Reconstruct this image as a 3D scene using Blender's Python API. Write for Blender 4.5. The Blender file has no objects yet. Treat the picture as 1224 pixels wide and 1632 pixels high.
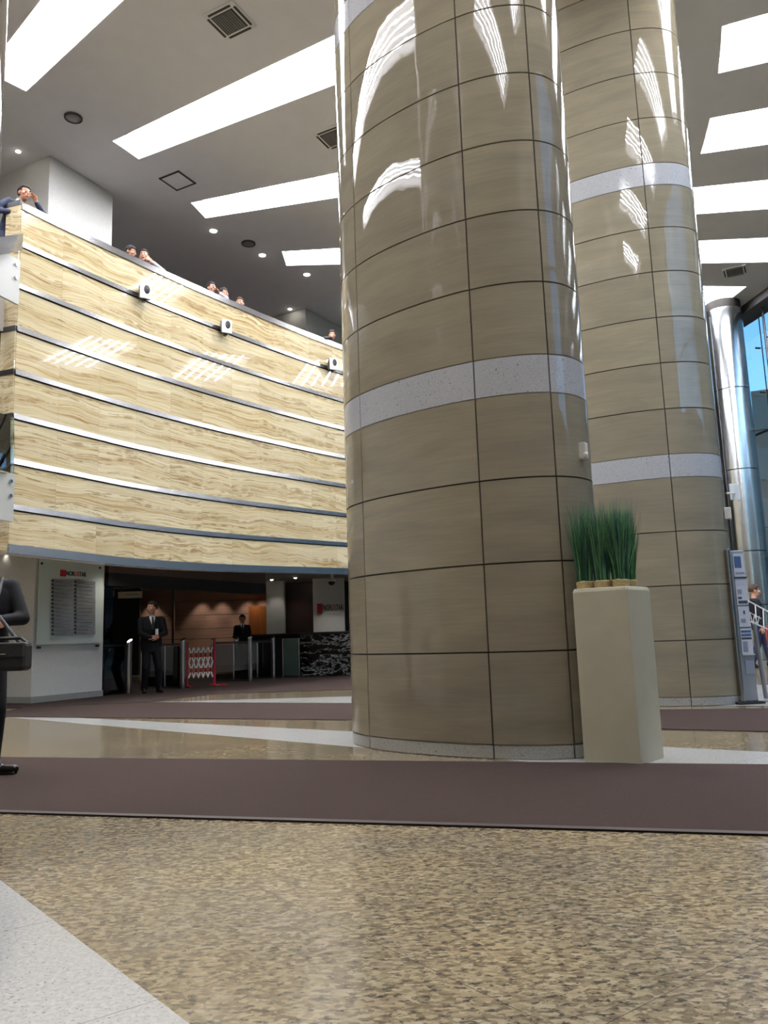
import bpy, bmesh, math, random
from mathutils import Vector, Matrix, Euler
random.seed(7)
SC = bpy.context.scene
COL = SC.collection
PI = math.pi

# ------------------------------------------------------------------ camera
F = 1265.0; CX = 612.0; CY = 816.0; XV = 345.0; YV = -7200.0; HC = 0.95
_up = Vector((XV-CX, -(YV-CY), -F)).normalized()
_f = Vector((0, 0, -1)); _f = (_f - _up*_f.dot(_up)).normalized()
_r = _f.cross(_up)
RM = Matrix((_r, _f, _up))            # world = RM @ camera
cam = bpy.data.objects.new('camera', bpy.data.cameras.new('camera'))
COL.objects.link(cam)
cam.matrix_world = Matrix.Translation((0, 0, HC)) @ RM.to_4x4()
cam.data.sensor_fit = 'VERTICAL'; cam.data.sensor_height = 24.0
cam.data.lens = F/1632*24.0
cam.data.clip_start = 0.05; cam.data.clip_end = 500
SC.camera = cam

def ray(x, y): return RM @ Vector(((x-CX)/F, -(y-CY)/F, -1.0))
def atz(x, y, z):
    d = ray(x, y); t = (z-HC)/d.z; return Vector((d.x*t, d.y*t, z))
def aty(x, y, Y):
    d = ray(x, y); t = Y/d.y; return Vector((d.x*t, Y, HC+d.z*t))

# ------------------------------------------------------------------ materials
MATS = {}
def nodes(m):
    m.use_nodes = True
    nt = m.node_tree; return nt, nt.nodes, nt.links, nt.nodes['Principled BSDF']
def srgb(r, g, b):
    def c(u):
        u /= 255.0
        return u/12.92 if u <= .04045 else ((u+.055)/1.055)**2.4
    return (c(r), c(g), c(b), 1)
def mat(name, rgb, rough=.5, metal=0, spec=.5, noise=0, nscale=20, bump=0, coord='Object', stretch=(1, 1, 1), bscale=None):
    if name in MATS: return MATS[name]
    m = bpy.data.materials.new(name); nt, N, L, B = nodes(m)
    c = srgb(*rgb)
    B.inputs['Roughness'].default_value = rough; B.inputs['Metallic'].default_value = metal
    B.inputs['Specular IOR Level'].default_value = spec
    B.inputs['Base Color'].default_value = c
    if noise or bump:
        tc = N.new('ShaderNodeTexCoord'); mp = N.new('ShaderNodeMapping'); mp.inputs['Scale'].default_value = stretch
        L.new(tc.outputs[coord], mp.inputs[0])
        nz = N.new('ShaderNodeTexNoise'); nz.inputs['Scale'].default_value = nscale; nz.inputs['Detail'].default_value = 5
        L.new(mp.outputs[0], nz.inputs[0])
        if noise:
            r = N.new('ShaderNodeValToRGB')
            r.color_ramp.elements[0].position = .3; r.color_ramp.elements[1].position = .7
            r.color_ramp.elements[0].color = tuple(max(0, u*(1-noise)) for u in c[:3])+(1,)
            r.color_ramp.elements[1].color = tuple(min(1, u*(1+noise)) for u in c[:3])+(1,)
            L.new(nz.outputs[0], r.inputs[0]); L.new(r.outputs[0], B.inputs['Base Color'])
        if bump:
            n2 = nz
            if bscale:
                n2 = N.new('ShaderNodeTexNoise'); n2.inputs['Scale'].default_value = bscale; n2.inputs['Detail'].default_value = 3
                L.new(mp.outputs[0], n2.inputs[0])
            b = N.new('ShaderNodeBump'); b.inputs['Strength'].default_value = bump; b.inputs['Distance'].default_value = .01
            L.new(n2.outputs[0], b.inputs['Height']); L.new(b.outputs[0], B.inputs['Normal'])
    MATS[name] = m; return m
def emit(name, rgb, strength):
    m = bpy.data.materials.new(name); nt, N, L, B = nodes(m)
    B.inputs['Base Color'].default_value = (.42, .42, .42, 1)
    B.inputs['Emission Color'].default_value = srgb(*rgb); B.inputs['Emission Strength'].default_value = strength
    MATS[name] = m; return m
def ramp(N, stops):
    r = N.new('ShaderNodeValToRGB'); e = r.color_ramp.elements
    e[0].position = stops[0][0]; e[0].color = srgb(*stops[0][1])
    e[1].position = stops[-1][0]; e[1].color = srgb(*stops[-1][1])
    for p, c in stops[1:-1]:
        k = e.new(p); k.color = srgb(*c)
    return r
def mixc(N, L, fac, a, b, mode='MIX'):
    m = N.new('ShaderNodeMix'); m.data_type = 'RGBA'; m.blend_type = mode
    for s, v in ((0, fac), (6, a), (7, b)):
        if isinstance(v, (int, float)): m.inputs[s].default_value = v
        elif isinstance(v, tuple): m.inputs[s].default_value = v
        else: L.new(v, m.inputs[s])
    return m.outputs[2]
def mth(N, L, op, a, b=0.0, c=0.0):
    m = N.new('ShaderNodeMath'); m.operation = op
    for i, v in enumerate((a, b, c)):
        if isinstance(v, (int, float)): m.inputs[i].default_value = v
        else: L.new(v, m.inputs[i])
    return m.outputs[0]
def mapping(N, L, src, scale=(1, 1, 1), rotz=0, loc=(0, 0, 0)):
    mp = N.new('ShaderNodeMapping'); mp.inputs['Scale'].default_value = scale; mp.inputs['Rotation'].default_value = (0, 0, rotz)
    mp.inputs['Location'].default_value = loc
    L.new(src, mp.inputs[0]); return mp.outputs[0]
def tex(N, L, vec, scale, detail=4, rough=.5, kind='ShaderNodeTexNoise', dist=0):
    t = N.new(kind); t.inputs['Scale'].default_value = scale
    if kind == 'ShaderNodeTexNoise':
        t.inputs['Detail'].default_value = detail; t.inputs['Roughness'].default_value = rough; t.inputs['Distortion'].default_value = dist
    L.new(vec, t.inputs['Vector']); return t

TILE_ROT = math.radians(37.5)
def tile_joint(N, L, vec, which=((0, .806), (1, .57))):
    """1 on a floor-slab joint, 0 elsewhere: the slabs are .873 m squares turned with the hall's radii"""
    v = mapping(N, L, vec, (1/.873, 1/.873, 1), 0)
    rot = N.new('ShaderNodeVectorRotate'); rot.rotation_type = 'Z_AXIS'; rot.inputs['Angle'].default_value = -TILE_ROT
    L.new(v, rot.inputs['Vector'])
    sp = N.new('ShaderNodeSeparateXYZ'); L.new(rot.outputs[0], sp.inputs[0])
    out = None
    for k, off in which:
        f = mth(N, L, 'FRACT', mth(N, L, 'ADD', sp.outputs[k], 50.0-off))
        d = mth(N, L, 'MINIMUM', f, mth(N, L, 'SUBTRACT', 1.0, f))
        g = mth(N, L, 'LESS_THAN', d, .0022)
        out = g if out is None else mth(N, L, 'MAXIMUM', out, g)
    return out

def make_granite():
    m = bpy.data.materials.new('beige_granite'); nt, N, L, B = nodes(m)
    tc = N.new('ShaderNodeTexCoord'); o = tc.outputs['Object']
    flow = mapping(N, L, o, (1, 1.75, 1), math.radians(-6))
    wob = tex(N, L, o, 1.6, 3)
    jit = tex(N, L, flow, 30, 3, .6)
    jv = N.new('ShaderNodeVectorMath'); jv.operation = 'MULTIPLY_ADD'; L.new(jit.outputs['Color'], jv.inputs[0]); jv.inputs[1].default_value = (.03, .03, 0); L.new(flow, jv.inputs[2])
    vo = tex(N, L, jv.outputs[0], 42, kind='ShaderNodeTexVoronoi')
    vs_ = N.new('ShaderNodeSeparateColor'); L.new(vo.outputs['Color'], vs_.inputs[0])
    a = tex(N, L, flow, 40, 5, .65)
    b = tex(N, L, flow, 26, 6, .7, dist=.35)
    big = tex(N, L, o, 1.1, 3)
    val = mth(N, L, 'ADD', mth(N, L, 'MULTIPLY', vs_.outputs[0], .62), mth(N, L, 'MULTIPLY', a.outputs[0], .42))
    base = ramp(N, [(.12, (98, 88, 74)), (.34, (130, 119, 99)), (.55, (156, 144, 119)), (.75, (172, 161, 136)), (.95, (194, 185, 164))])
    L.new(val, base.inputs[0])
    dark = ramp(N, [(.405, (255, 255, 255)), (.47, (0, 0, 0))]); L.new(b.outputs[0], dark.inputs[0])
    c1 = mixc(N, L, mth(N, L, 'MULTIPLY', dark.outputs[0], .88), base.outputs[0], srgb(58, 55, 54))
    tint = ramp(N, [(.35, (220, 220, 222)), (.65, (255, 248, 234))]); L.new(big.outputs[0], tint.inputs[0])
    c2 = mixc(N, L, 1.0, c1, tint.outputs[0], 'MULTIPLY')
    pk = tex(N, L, flow, 9, 3, .5); pkr = ramp(N, [(.62, (0, 0, 0)), (.7, (255, 255, 255))]); L.new(pk.outputs[0], pkr.inputs[0])
    c3 = mixc(N, L, mth(N, L, 'MULTIPLY', pkr.outputs[0], .4), c2, srgb(170, 146, 120))
    j = tile_joint(N, L, o)
    c4 = mixc(N, L, mth(N, L, 'MULTIPLY', j, .7), c3, srgb(60, 52, 44))
    L.new(c4, B.inputs['Base Color'])
    B.inputs['Roughness'].default_value = .13; B.inputs['Specular IOR Level'].default_value = .5
    MATS['granite'] = m
def make_white_granite():
    m = bpy.data.materials.new('white_granite'); nt, N, L, B = nodes(m)
    tc = N.new('ShaderNodeTexCoord'); o = tc.outputs['Object']
    a = tex(N, L, o, 60, 4, .6); s = tex(N, L, mapping(N, L, o, (1, 1.6, 1)), 75, 2, .5)
    base = ramp(N, [(.3, (176, 176, 173)), (.7, (206, 206, 203))]); L.new(a.outputs[0], base.inputs[0])
    sp = ramp(N, [(.31, (255, 255, 255)), (.36, (0, 0, 0))]); L.new(s.outputs[0], sp.inputs[0])
    c = mixc(N, L, mth(N, L, 'MULTIPLY', sp.outputs[0], .75), base.outputs[0], srgb(96, 96, 92))
    j = tile_joint(N, L, o, ((1, .57),))
    c = mixc(N, L, mth(N, L, 'MULTIPLY', j, .6), c, srgb(90, 88, 84))
    L.new(c, B.inputs['Base Color']); B.inputs['Roughness'].default_value = .14
    MATS['white_granite'] = m
def make_speckled(name, lo, hi, dark, scale, rough):
    m = bpy.data.materials.new(name); nt, N, L, B = nodes(m)
    tc = N.new('ShaderNodeTexCoord'); o = tc.outputs['Object']
    a = tex(N, L, o, scale*1.4, 5, .7); s = tex(N, L, o, scale, 2, .5)
    base = ramp(N, [(.3, lo), (.7, hi)]); L.new(a.outputs[0], base.inputs[0])
    sp = ramp(N, [(.27, (255, 255, 255)), (.33, (0, 0, 0))]); L.new(s.outputs[0], sp.inputs[0])
    c = mixc(N, L, mth(N, L, 'MULTIPLY', sp.outputs[0], .85), base.outputs[0], srgb(*dark))
    L.new(c, B.inputs['Base Color']); B.inputs['Roughness'].default_value = rough
    MATS[name] = m
def make_column_stone():
    m = bpy.data.materials.new('sandstone_cladding'); nt, N, L, B = nodes(m)
    uv = N.new('ShaderNodeUVMap'); o = uv.outputs[0]
    at = N.new('ShaderNodeAttribute'); at.attribute_name = 'slab'
    off = N.new('ShaderNodeCombineXYZ'); L.new(mth(N, L, 'MULTIPLY', at.outputs['Fac'], 37.0), off.inputs[2])
    ad = N.new('ShaderNodeVectorMath'); ad.operation = 'ADD'; L.new(o, ad.inputs[0]); L.new(off.outputs[0], ad.inputs[1])
    g = tex(N, L, mapping(N, L, ad.outputs[0], (.9, 15, 1)), 3.2, 6, .6)
    w = tex(N, L, mapping(N, L, ad.outputs[0], (.8, 3.5, 1)), 1.6, 3, .5, dist=.4)
    base = ramp(N, [(.25, (138, 132, 116)), (.5, (143, 137, 121)), (.75, (148, 142, 126))]); L.new(g.outputs[0], base.inputs[0])
    w2 = ramp(N, [(.3, (232, 230, 228)), (.7, (255, 253, 248))]); L.new(w.outputs[0], w2.inputs[0])
    c = mixc(N, L, 1.0, base.outputs[0], w2.outputs[0], 'MULTIPLY')
    t = ramp(N, [(0, (238, 236, 234)), (1, (255, 252, 246))]); L.new(at.outputs['Fac'], t.inputs[0])
    c = mixc(N, L, 1.0, c, t.outputs[0], 'MULTIPLY')
    L.new(c, B.inputs['Base Color']); B.inputs['Roughness'].default_value = .012
    B.inputs['Specular IOR Level'].default_value = .5
    wv = tex(N, L, mapping(N, L, ad.outputs[0], (1, .55, 1)), 7, 1.5, .4)
    bp = N.new('ShaderNodeBump'); bp.inputs['Strength'].default_value = .05; bp.inputs['Distance'].default_value = .02
    L.new(wv.outputs[0], bp.inputs['Height']); L.new(bp.outputs[0], B.inputs['Normal'])
    MATS['column_stone'] = m
def make_onyx():
    m = bpy.data.materials.new('banded_onyx'); nt, N, L, B = nodes(m)
    uv = N.new('ShaderNodeUVMap'); o = uv.outputs[0]
    sp = N.new('ShaderNodeSeparateXYZ'); L.new(o, sp.inputs[0])
    cu = mth(N, L, 'FLOOR', mth(N, L, 'DIVIDE', sp.outputs[0], .78)); cv = mth(N, L, 'FLOOR', mth(N, L, 'DIVIDE', sp.outputs[1], .695))
    cc = N.new('ShaderNodeCombineXYZ'); L.new(cu, cc.inputs[0]); L.new(cv, cc.inputs[1])
    wn = N.new('ShaderNodeTexWhiteNoise'); wn.noise_dimensions = '2D'; L.new(cc.outputs[0], wn.inputs['Vector'])
    off = N.new('ShaderNodeCombineXYZ')
    L.new(mth(N, L, 'MULTIPLY', wn.outputs['Value'], .05), off.inputs[1])
    L.new(mth(N, L, 'MULTIPLY', cv, 3.7), off.inputs[2])
    ad = N.new('ShaderNodeVectorMath'); ad.operation = 'ADD'; L.new(o, ad.inputs[0]); L.new(off.outputs[0], ad.inputs[1])
    warp = tex(N, L, mapping(N, L, ad.outputs[0], (1.0, 1.2, 1)), 1.0, 1, .5)
    wv = mth(N, L, 'MULTIPLY', mth(N, L, 'SUBTRACT', warp.outputs[0], .5), .26)
    warp2 = tex(N, L, mapping(N, L, ad.outputs[0], (2.0, 2.2, 1)), 1.0, 0, .5)
    wv = mth(N, L, 'ADD', wv, mth(N, L, 'MULTIPLY', mth(N, L, 'SUBTRACT', warp2.outputs[0], .5), .05))
    wc = N.new('ShaderNodeCombineXYZ'); L.new(wv, wc.inputs[1])
    ad2 = N.new('ShaderNodeVectorMath'); ad2.operation = 'ADD'; L.new(ad.outputs[0], ad2.inputs[0]); L.new(wc.outputs[0], ad2.inputs[1])
    bands = tex(N, L, mapping(N, L, ad2.outputs[0], (.16, 8, 1)), 1.9, 8, .68)
    fine = tex(N, L, mapping(N, L, ad2.outputs[0], (.5, 44, 1)), 2.0, 6, .7)
    base = ramp(N, [(.24, (158, 130, 88)), (.36, (198, 176, 132)), (.44, (222, 209, 174)), (.58, (233, 225, 198)), (.78, (241, 236, 218))])
    L.new(bands.outputs[0], base.inputs[0])
    fr = ramp(N, [(.35, (200, 178, 138)), (.47, (255, 255, 253))]); L.new(fine.outputs[0], fr.inputs[0])
    c = mixc(N, L, .85, base.outputs[0], fr.outputs[0], 'MULTIPLY')
    vn = mth(N, L, 'ABSOLUTE', mth(N, L, 'SUBTRACT', tex(N, L, mapping(N, L, ad2.outputs[0], (.13, 3.6, 1)), 1.5, 7, .6).outputs[0], .47))
    vr = ramp(N, [(0, (255, 255, 255)), (.022, (0, 0, 0))]); L.new(vn, vr.inputs[0])
    brk = tex(N, L, mapping(N, L, ad.outputs[0], (2, 3, 1)), 3, 3); br = ramp(N, [(.38, (0, 0, 0)), (.52, (255, 255, 255))]); L.new(brk.outputs[0], br.inputs[0])
    c = mixc(N, L, mth(N, L, 'MULTIPLY', mth(N, L, 'MULTIPLY', vr.outputs[0], br.outputs[0]), .8), c, srgb(132, 96, 52))
    fv = mth(N, L, 'FRACT', mth(N, L, 'DIVIDE', mth(N, L, 'ADD', sp.outputs[1], mth(N, L, 'MULTIPLY', wv, 1.0)), .695))
    lay = ramp(N, [(.0, (0, 0, 0)), (.16, (120, 120, 120)), (.34, (255, 255, 255)), (.52, (110, 110, 110)), (.7, (40, 40, 40)), (1, (0, 0, 0))]); L.new(fv, lay.inputs[0])
    streak = tex(N, L, mapping(N, L, ad2.outputs[0], (.5, 30, 1)), 2.3, 6, .75)
    stk = ramp(N, [(.40, (255, 255, 255)), (.56, (0, 0, 0))]); L.new(streak.outputs[0], stk.inputs[0])
    c = mixc(N, L, mth(N, L, 'MULTIPLY', mth(N, L, 'MULTIPLY', stk.outputs[0], lay.outputs[0]), .78), c, srgb(160, 122, 70))
    tn = ramp(N, [(0, (230, 227, 218)), (1, (244, 243, 238))]); L.new(wn.outputs['Value'], tn.inputs[0])
    c = mixc(N, L, 1.0, c, tn.outputs[0], 'MULTIPLY')
    fx = mth(N, L, 'FRACT', mth(N, L, 'DIVIDE', sp.outputs[0], .78))
    c = mixc(N, L, mth(N, L, 'MULTIPLY', mth(N, L, 'LESS_THAN', fx, .006), .35), c, srgb(120, 96, 60))
    L.new(c, B.inputs['Base Color']); B.inputs['Roughness'].default_value = .02
    MATS['onyx'] = m
def make_black_marble():
    m = bpy.data.materials.new('black_marble'); nt, N, L, B = nodes(m)
    tc = N.new('ShaderNodeTexCoord'); o = mapping(N, L, tc.outputs['Object'], (1, 1, 2.6))
    a = tex(N, L, o, 2.3, 7, .68, dist=.3)
    v = mth(N, L, 'ABSOLUTE', mth(N, L, 'SUBTRACT', a.outputs[0], .5))
    r = ramp(N, [(0, (200, 200, 196)), (.014, (84, 84, 84)), (.035, (13, 13, 14))]); L.new(v, r.inputs[0])
    L.new(r.outputs[0], B.inputs['Base Color']); B.inputs['Roughness'].default_value = .2; B.inputs['Specular IOR Level'].default_value = .3
    MATS['marble'] = m
def make_glass(name, tint, refl=1.0, rough=0.0):
    m = bpy.data.materials.new(name); nt, N, L, B = nodes(m)
    N.remove(B); out = N['Material Output']
    t = N.new('ShaderNodeBsdfTransparent'); t.inputs[0].default_value = tint
    g = N.new('ShaderNodeBsdfGlossy'); g.inputs['Roughness'].default_value = rough; g.inputs[0].default_value = (.9, .95, 1, 1)
    fr = N.new('ShaderNodeFresnel'); fr.inputs[0].default_value = 1.5
    mx = N.new('ShaderNodeMixShader')
    L.new(mth(N, L, 'MINIMUM', mth(N, L, 'MULTIPLY', fr.outputs[0], refl), 1.0), mx.inputs[0])
    L.new(t.outputs[0], mx.inputs[1]); L.new(g.outputs[0], mx.inputs[2]); L.new(mx.outputs[0], out.inputs[0])
    MATS[name] = m
make_granite(); make_white_granite(); make_column_stone(); make_onyx(); make_black_marble()
make_speckled('band_granite', (156, 157, 160), (182, 183, 186), (70, 70, 74), 55, .12)
make_speckled('plinth_granite', (132, 132, 128), (166, 166, 162), (60, 58, 56), 55, .3)
make_speckled('pier_stone', (196, 196, 192), (224, 224, 220), (140, 138, 132), 55, .45)
make_glass('glass_facade', (.34, .62, .76, 1), .6)
make_glass('glass_clear', (.86, .91, .89, 1), 1.3)
make_glass('glass_smoked', (.42, .42, .42, 1), 1.6)
make_glass('glass_green', (.30, .42, .38, 1), 1.5)
M = MATS
mat('ceiling_paint', (238, 237, 240), .9, noise=.02, nscale=3)
mat('carpet', (60, 49, 45), .95, spec=.15, noise=.16, nscale=160, bump=.4)
mat('carpet_edge', (58, 48, 46), .6)
mat('groove', (36, 33, 30), .6, spec=.2)
mat('steel', (186, 186, 188), .2, 1)
mat('steel_polished', (214, 215, 218), .12, 1)
mat('steel_column', (205, 210, 214), .2, 1, noise=.05, nscale=3)
mat('steel_dark', (84, 84, 86), .35, 1)
mat('white_paint', (232, 232, 228), .5)
mat('white_gloss', (238, 238, 234), .18)
mat('lamp_housing', (196, 196, 196), .6)
mat('grey_grille', (120, 116, 112), .6)
mat('vent_dark', (64, 62, 62), .7)
mat('black_plastic', (22, 22, 24), .35)
mat('black_rubber', (18, 18, 18), .8)
mat('planter_cream', (178, 173, 152), .55, noise=.04, nscale=6, bump=.1, bscale=90)
mat('straw', (176, 158, 112), .8, noise=.25, nscale=30, stretch=(1, 1, 6))
mat('blade_green', (58, 112, 82), .5, noise=.35, nscale=3)
mat('blade_dark', (28, 74, 66), .5, noise=.3, nscale=3)
mat('blade_light', (100, 150, 92), .5, noise=.25, nscale=3)
mat('suit_black', (17, 18, 22), .75, spec=.25, noise=.15, nscale=60)
mat('suit_navy', (56, 62, 82), .75, spec=.25, noise=.12, nscale=60)
mat('trousers_black', (18, 18, 21), .8, spec=.2)
mat('jacket_dark', (30, 30, 34), .7, spec=.25)
mat('jeans', (38, 46, 72), .85)
mat('white_shirt', (230, 231, 235), .75)
mat('grey_shirt', (150, 152, 158), .8)
mat('red_top', (120, 40, 40), .8)
mat('tie', (22, 22, 26), .5)
mat('skin', (186, 134, 108), .5, noise=.05, nscale=25)
mat('skin_pale', (200, 152, 128), .5, noise=.05, nscale=25)
mat('hair_dark', (24, 19, 18), .8, noise=.3, nscale=60, stretch=(1, 1, .2))
mat('hair_brown', (64, 46, 34), .8, noise=.3, nscale=60, stretch=(1, 1, .2))
mat('eye_white', (235, 232, 228), .3)
mat('iris', (40, 32, 28), .3)
mat('lip', (150, 88, 80), .5)
mat('shoe', (14, 13, 13), .25)
mat('bag_black', (20, 20, 22), .6, bump=.3, nscale=80)
mat('copper_panel', (150, 116, 98), .3, .25, noise=.14, nscale=2, stretch=(.6, .6, 14))
mat('brown_panel', (92, 74, 66), .3, noise=.1, nscale=2, stretch=(.6, .6, 8))
mat('maroon_panel', (62, 40, 38), .25, noise=.2, nscale=2)
mat('lobby_wall', (118, 104, 98), .7)
mat('lobby_ceiling', (150, 144, 138), .85)
mat('dark_void', (20, 18, 18), .6)  # near-black: shade of the openings, also the header beam
mat('orange_door', (150, 84, 34), .4, noise=.15, nscale=2, stretch=(6, 6, .6))
mat('sign_cream', (206, 190, 160), .5)
mat('sign_grey', (140, 136, 130), .5)
mat('red', (178, 30, 38), .4)
mat('red_dim', (176, 96, 98), .5)
mat('letter_black', (22, 22, 24), .4)
mat('letter_grey', (150, 150, 150), .5)
mat('frosted', (206, 218, 212), .25)
mat('plate', (150, 152, 154), .4, .3)
mat('plate_dark', (54, 55, 58), .4)
mat('kiosk_steel', (150, 150, 152), .4, .6, noise=.08, nscale=3, stretch=(1, 1, .3))
mat('paper', (186, 187, 192), .6)
mat('paper_lilac', (176, 174, 196), .6)
mat('ink_blue', (62, 84, 122), .5)
mat('ink_dark', (52, 54, 70), .5)
mat('ink_grey', (128, 132, 146), .5)
mat('panel_white', (176, 178, 174), .3)
mat('added_wall_beige', (150, 142, 128), .35)
mat('green_pane', (84, 104, 98), .15)
mat('bulkhead', (96, 94, 96), .8)
mat('exterior_ground', (98, 94, 90), .9)
mat('exterior_wall', (92, 84, 78), .7)
mat('exterior_glass', (44, 46, 48), .2)
mat('box_ivory', (206, 204, 196), .5)
mat('wood_floor_dark', (60, 50, 46), .4)
TUBE = emit('fluorescent_tube', (250, 250, 255), 62.0)
PANEL = emit('light_diffuser', (246, 249, 255), .4)
SPOT = emit('downlight_lamp', (255, 246, 232), 26.0)
ORANGE_LIT = emit('lit_display', (226, 120, 40), .5)

# ------------------------------------------------------------------ mesh builder
class MB:
    def __init__(s): s.v = []; s.f = []; s.m = []
    def add(s, vs, fs, m=0):
        o = len(s.v); s.v += [tuple(v) for v in vs]
        for f in fs: s.f.append(tuple(o+i for i in f)); s.m.append(m)
        return s
    def box(s, c, d, rz=0, m=0, mx=None):
        R = mx if mx is not None else Matrix.Rotation(rz, 3, 'Z')
        vs = []
        for sx in (-.5, .5):
            for sy in (-.5, .5):
                for sz in (-.5, .5):
                    vs.append(Vector(c)+R @ Vector((sx*d[0], sy*d[1], sz*d[2])))
        return s.add(vs, [(0, 1, 3, 2), (4, 6, 7, 5), (0, 4, 5, 1), (2, 3, 7, 6), (0, 2, 6, 4), (1, 5, 7, 3)], m)
    def span(s, a, b, t, z0, z1, m=0, side=0):
        """upright slab from plan point a to b, thickness t (side: 0 centred, 1 left, -1 right)"""
        a = Vector(a[:2]); b = Vector(b[:2]); d = (b-a).normalized(); n = Vector((-d.y, d.x))
        lo, hi = (-t/2, t/2) if side == 0 else ((0, t) if side > 0 else (-t, 0))
        P = [a+n*lo, b+n*lo, b+n*hi, a+n*hi]
        return s.prism(P, z0, z1, m)
    def prism(s, poly, z0, z1, m=0):
        n = len(poly); ar = sum(poly[i][0]*poly[(i+1) % n][1]-poly[(i+1) % n][0]*poly[i][1] for i in range(n))
        if ar < 0: poly = list(reversed(poly))
        vs = [(p[0], p[1], z0) for p in poly]+[(p[0], p[1], z1) for p in poly]
        fs = [tuple(range(n-1, -1, -1)), tuple(range(n, 2*n))]+[(i, (i+1) % n, n+(i+1) % n, n+i) for i in range(n)]
        return s.add(vs, fs, m)
    def rings(s, R, m=0, cap=True):
        n = len(R[0]); vs = [p for r in R for p in r]; fs = []
        for k in range(len(R)-1):
            for i in range(n):
                j = (i+1) % n; fs.append((k*n+i, k*n+j, (k+1)*n+j, (k+1)*n+i))
        if cap: fs.append(tuple(range(n-1, -1, -1))); fs.append(tuple((len(R)-1)*n+i for i in range(n)))
        return s.add(vs, fs, m)
    def tube(s, p, q, r, r2=None, n=12, m=0):
        p = Vector(p); q = Vector(q); r2 = r if r2 is None else r2
        d = (q-p).normalized(); a = d.orthogonal().normalized(); b = d.cross(a)
        R = [[c+(a*math.cos(2*PI*i/n)+b*math.sin(2*PI*i/n))*rr for i in range(n)] for c, rr in ((p, r), (q, r2))]
        return s.rings(R, m)
    def path(s, pts, r, n=8, m=0):
        for a, b in zip(pts[:-1], pts[1:]): s.tube(a, b, r, n=n, m=m)
        return s
    def capsule(s, p, q, r, r2=None, n=14, m=0, k=4):
        p = Vector(p); q = Vector(q); r2 = r if r2 is None else r2
        d = q-p
        d = d.normalized() if d.length > 1e-6 else Vector((0, 0, 1))
        a = d.orthogonal().normalized(); b = d.cross(a); R = []
        for i in range(k+1):
            t = PI/2*(1-i/k)*.98; R.append((p-d*r*math.sin(t), r*math.cos(t)))
        for i in range(k+1):
            t = PI/2*(i/k)*.98; R.append((q+d*r2*math.sin(t), r2*math.cos(t)))
        return s.rings([[c+(a*math.cos(2*PI*i/n)+b*math.sin(2*PI*i/n))*rr for i in range(n)] for c, rr in R], m)
    def ell(s, c, r, mx=None, n=18, k=12, m=0, keep=None):
        mx = mx or Matrix.Identity(3); c = Vector(c); vs = []; fs = []
        for i in range(k+1):
            th = PI*i/k
            for j in range(n):
                ph = 2*PI*j/n
                vs.append((math.sin(th)*math.cos(ph), math.sin(th)*math.sin(ph), math.cos(th)))
        for i in range(k):
            for j in range(n):
                f = (i*n+j, (i+1)*n+j, (i+1)*n+(j+1) % n, i*n+(j+1) % n)
                if keep:
                    cen = sum((Vector(vs[q]) for q in f), Vector())/4
                    if not keep(cen): continue
                fs.append(f)
        W = [c+mx @ Vector((v[0]*r[0], v[1]*r[1], v[2]*r[2])) for v in vs]
        return s.add(W, fs, m)
    def lathe(s, prof, c=(0, 0, 0), n=24, m=0):
        c = Vector(c)
        return s.rings([[c+Vector((r*math.cos(2*PI*i/n), r*math.sin(2*PI*i/n), z)) for i in range(n)] for r, z in prof], m)
    def mesh(s, name, mats):
        me = bpy.data.meshes.new(name); me.from_pydata(s.v, [], s.f)
        for k in (mats if isinstance(mats, (list, tuple)) else [mats]):
            me.materials.append(k)
        me.polygons.foreach_set('material_index', s.m)
        bm = bmesh.new(); bm.from_mesh(me)
        bmesh.ops.remove_doubles(bm, verts=bm.verts, dist=1e-5)
        bmesh.ops.recalc_face_normals(bm, faces=bm.faces); bm.to_mesh(me); bm.free()
        return me
    def build(s, name, mats, parent=None, smooth=False, bevel=0):
        o = bpy.data.objects.new(name, s.mesh(name, mats)); COL.objects.link(o)
        if smooth: shade(o)
        if bevel:
            b = o.modifiers.new('bevel', 'BEVEL'); b.width = bevel; b.segments = 2; b.limit_method = 'ANGLE'
        if parent: attach(o, parent)
        return o
def shade(o, angle=40):
    me = o.data
    me.polygons.foreach_set('use_smooth', [True]*len(me.polygons))
    try: me.set_sharp_from_angle(angle=math.radians(angle))
    except Exception: pass
def attach(o, p):
    o.parent = p
    o.matrix_parent_inverse = world_of(p).inverted()
def world_of(q):
    return q.matrix_basis if q.parent is None else world_of(q.parent) @ q.matrix_parent_inverse @ q.matrix_basis
def tag(o, label=None, cat=None, group=None, kind=None):
    if label: o['label'] = label
    if cat: o['category'] = cat
    if group: o['group'] = group
    if kind: o['kind'] = kind
    return o
def empty(name, loc, label, cat, group=None, kind=None, rz=0):
    o = bpy.data.objects.new(name, None); COL.objects.link(o); o.location = loc; o.rotation_euler = (0, 0, rz)
    o.empty_display_size = .1
    return tag(o, label, cat, group, kind)
def copy_tree(root, loc=None, rz=None, label=None):
    def rec(o, par):
        c = o.copy(); COL.objects.link(c)
        if par: c.parent = par
        for ch in [x for x in bpy.data.objects if x.parent == o]: rec(ch, c)
        return c
    r = rec(root, None)
    if loc is not None: r.location = loc
    if rz is not None: r.rotation_euler = (0, 0, rz)
    if label: r['label'] = label
    return r
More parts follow.
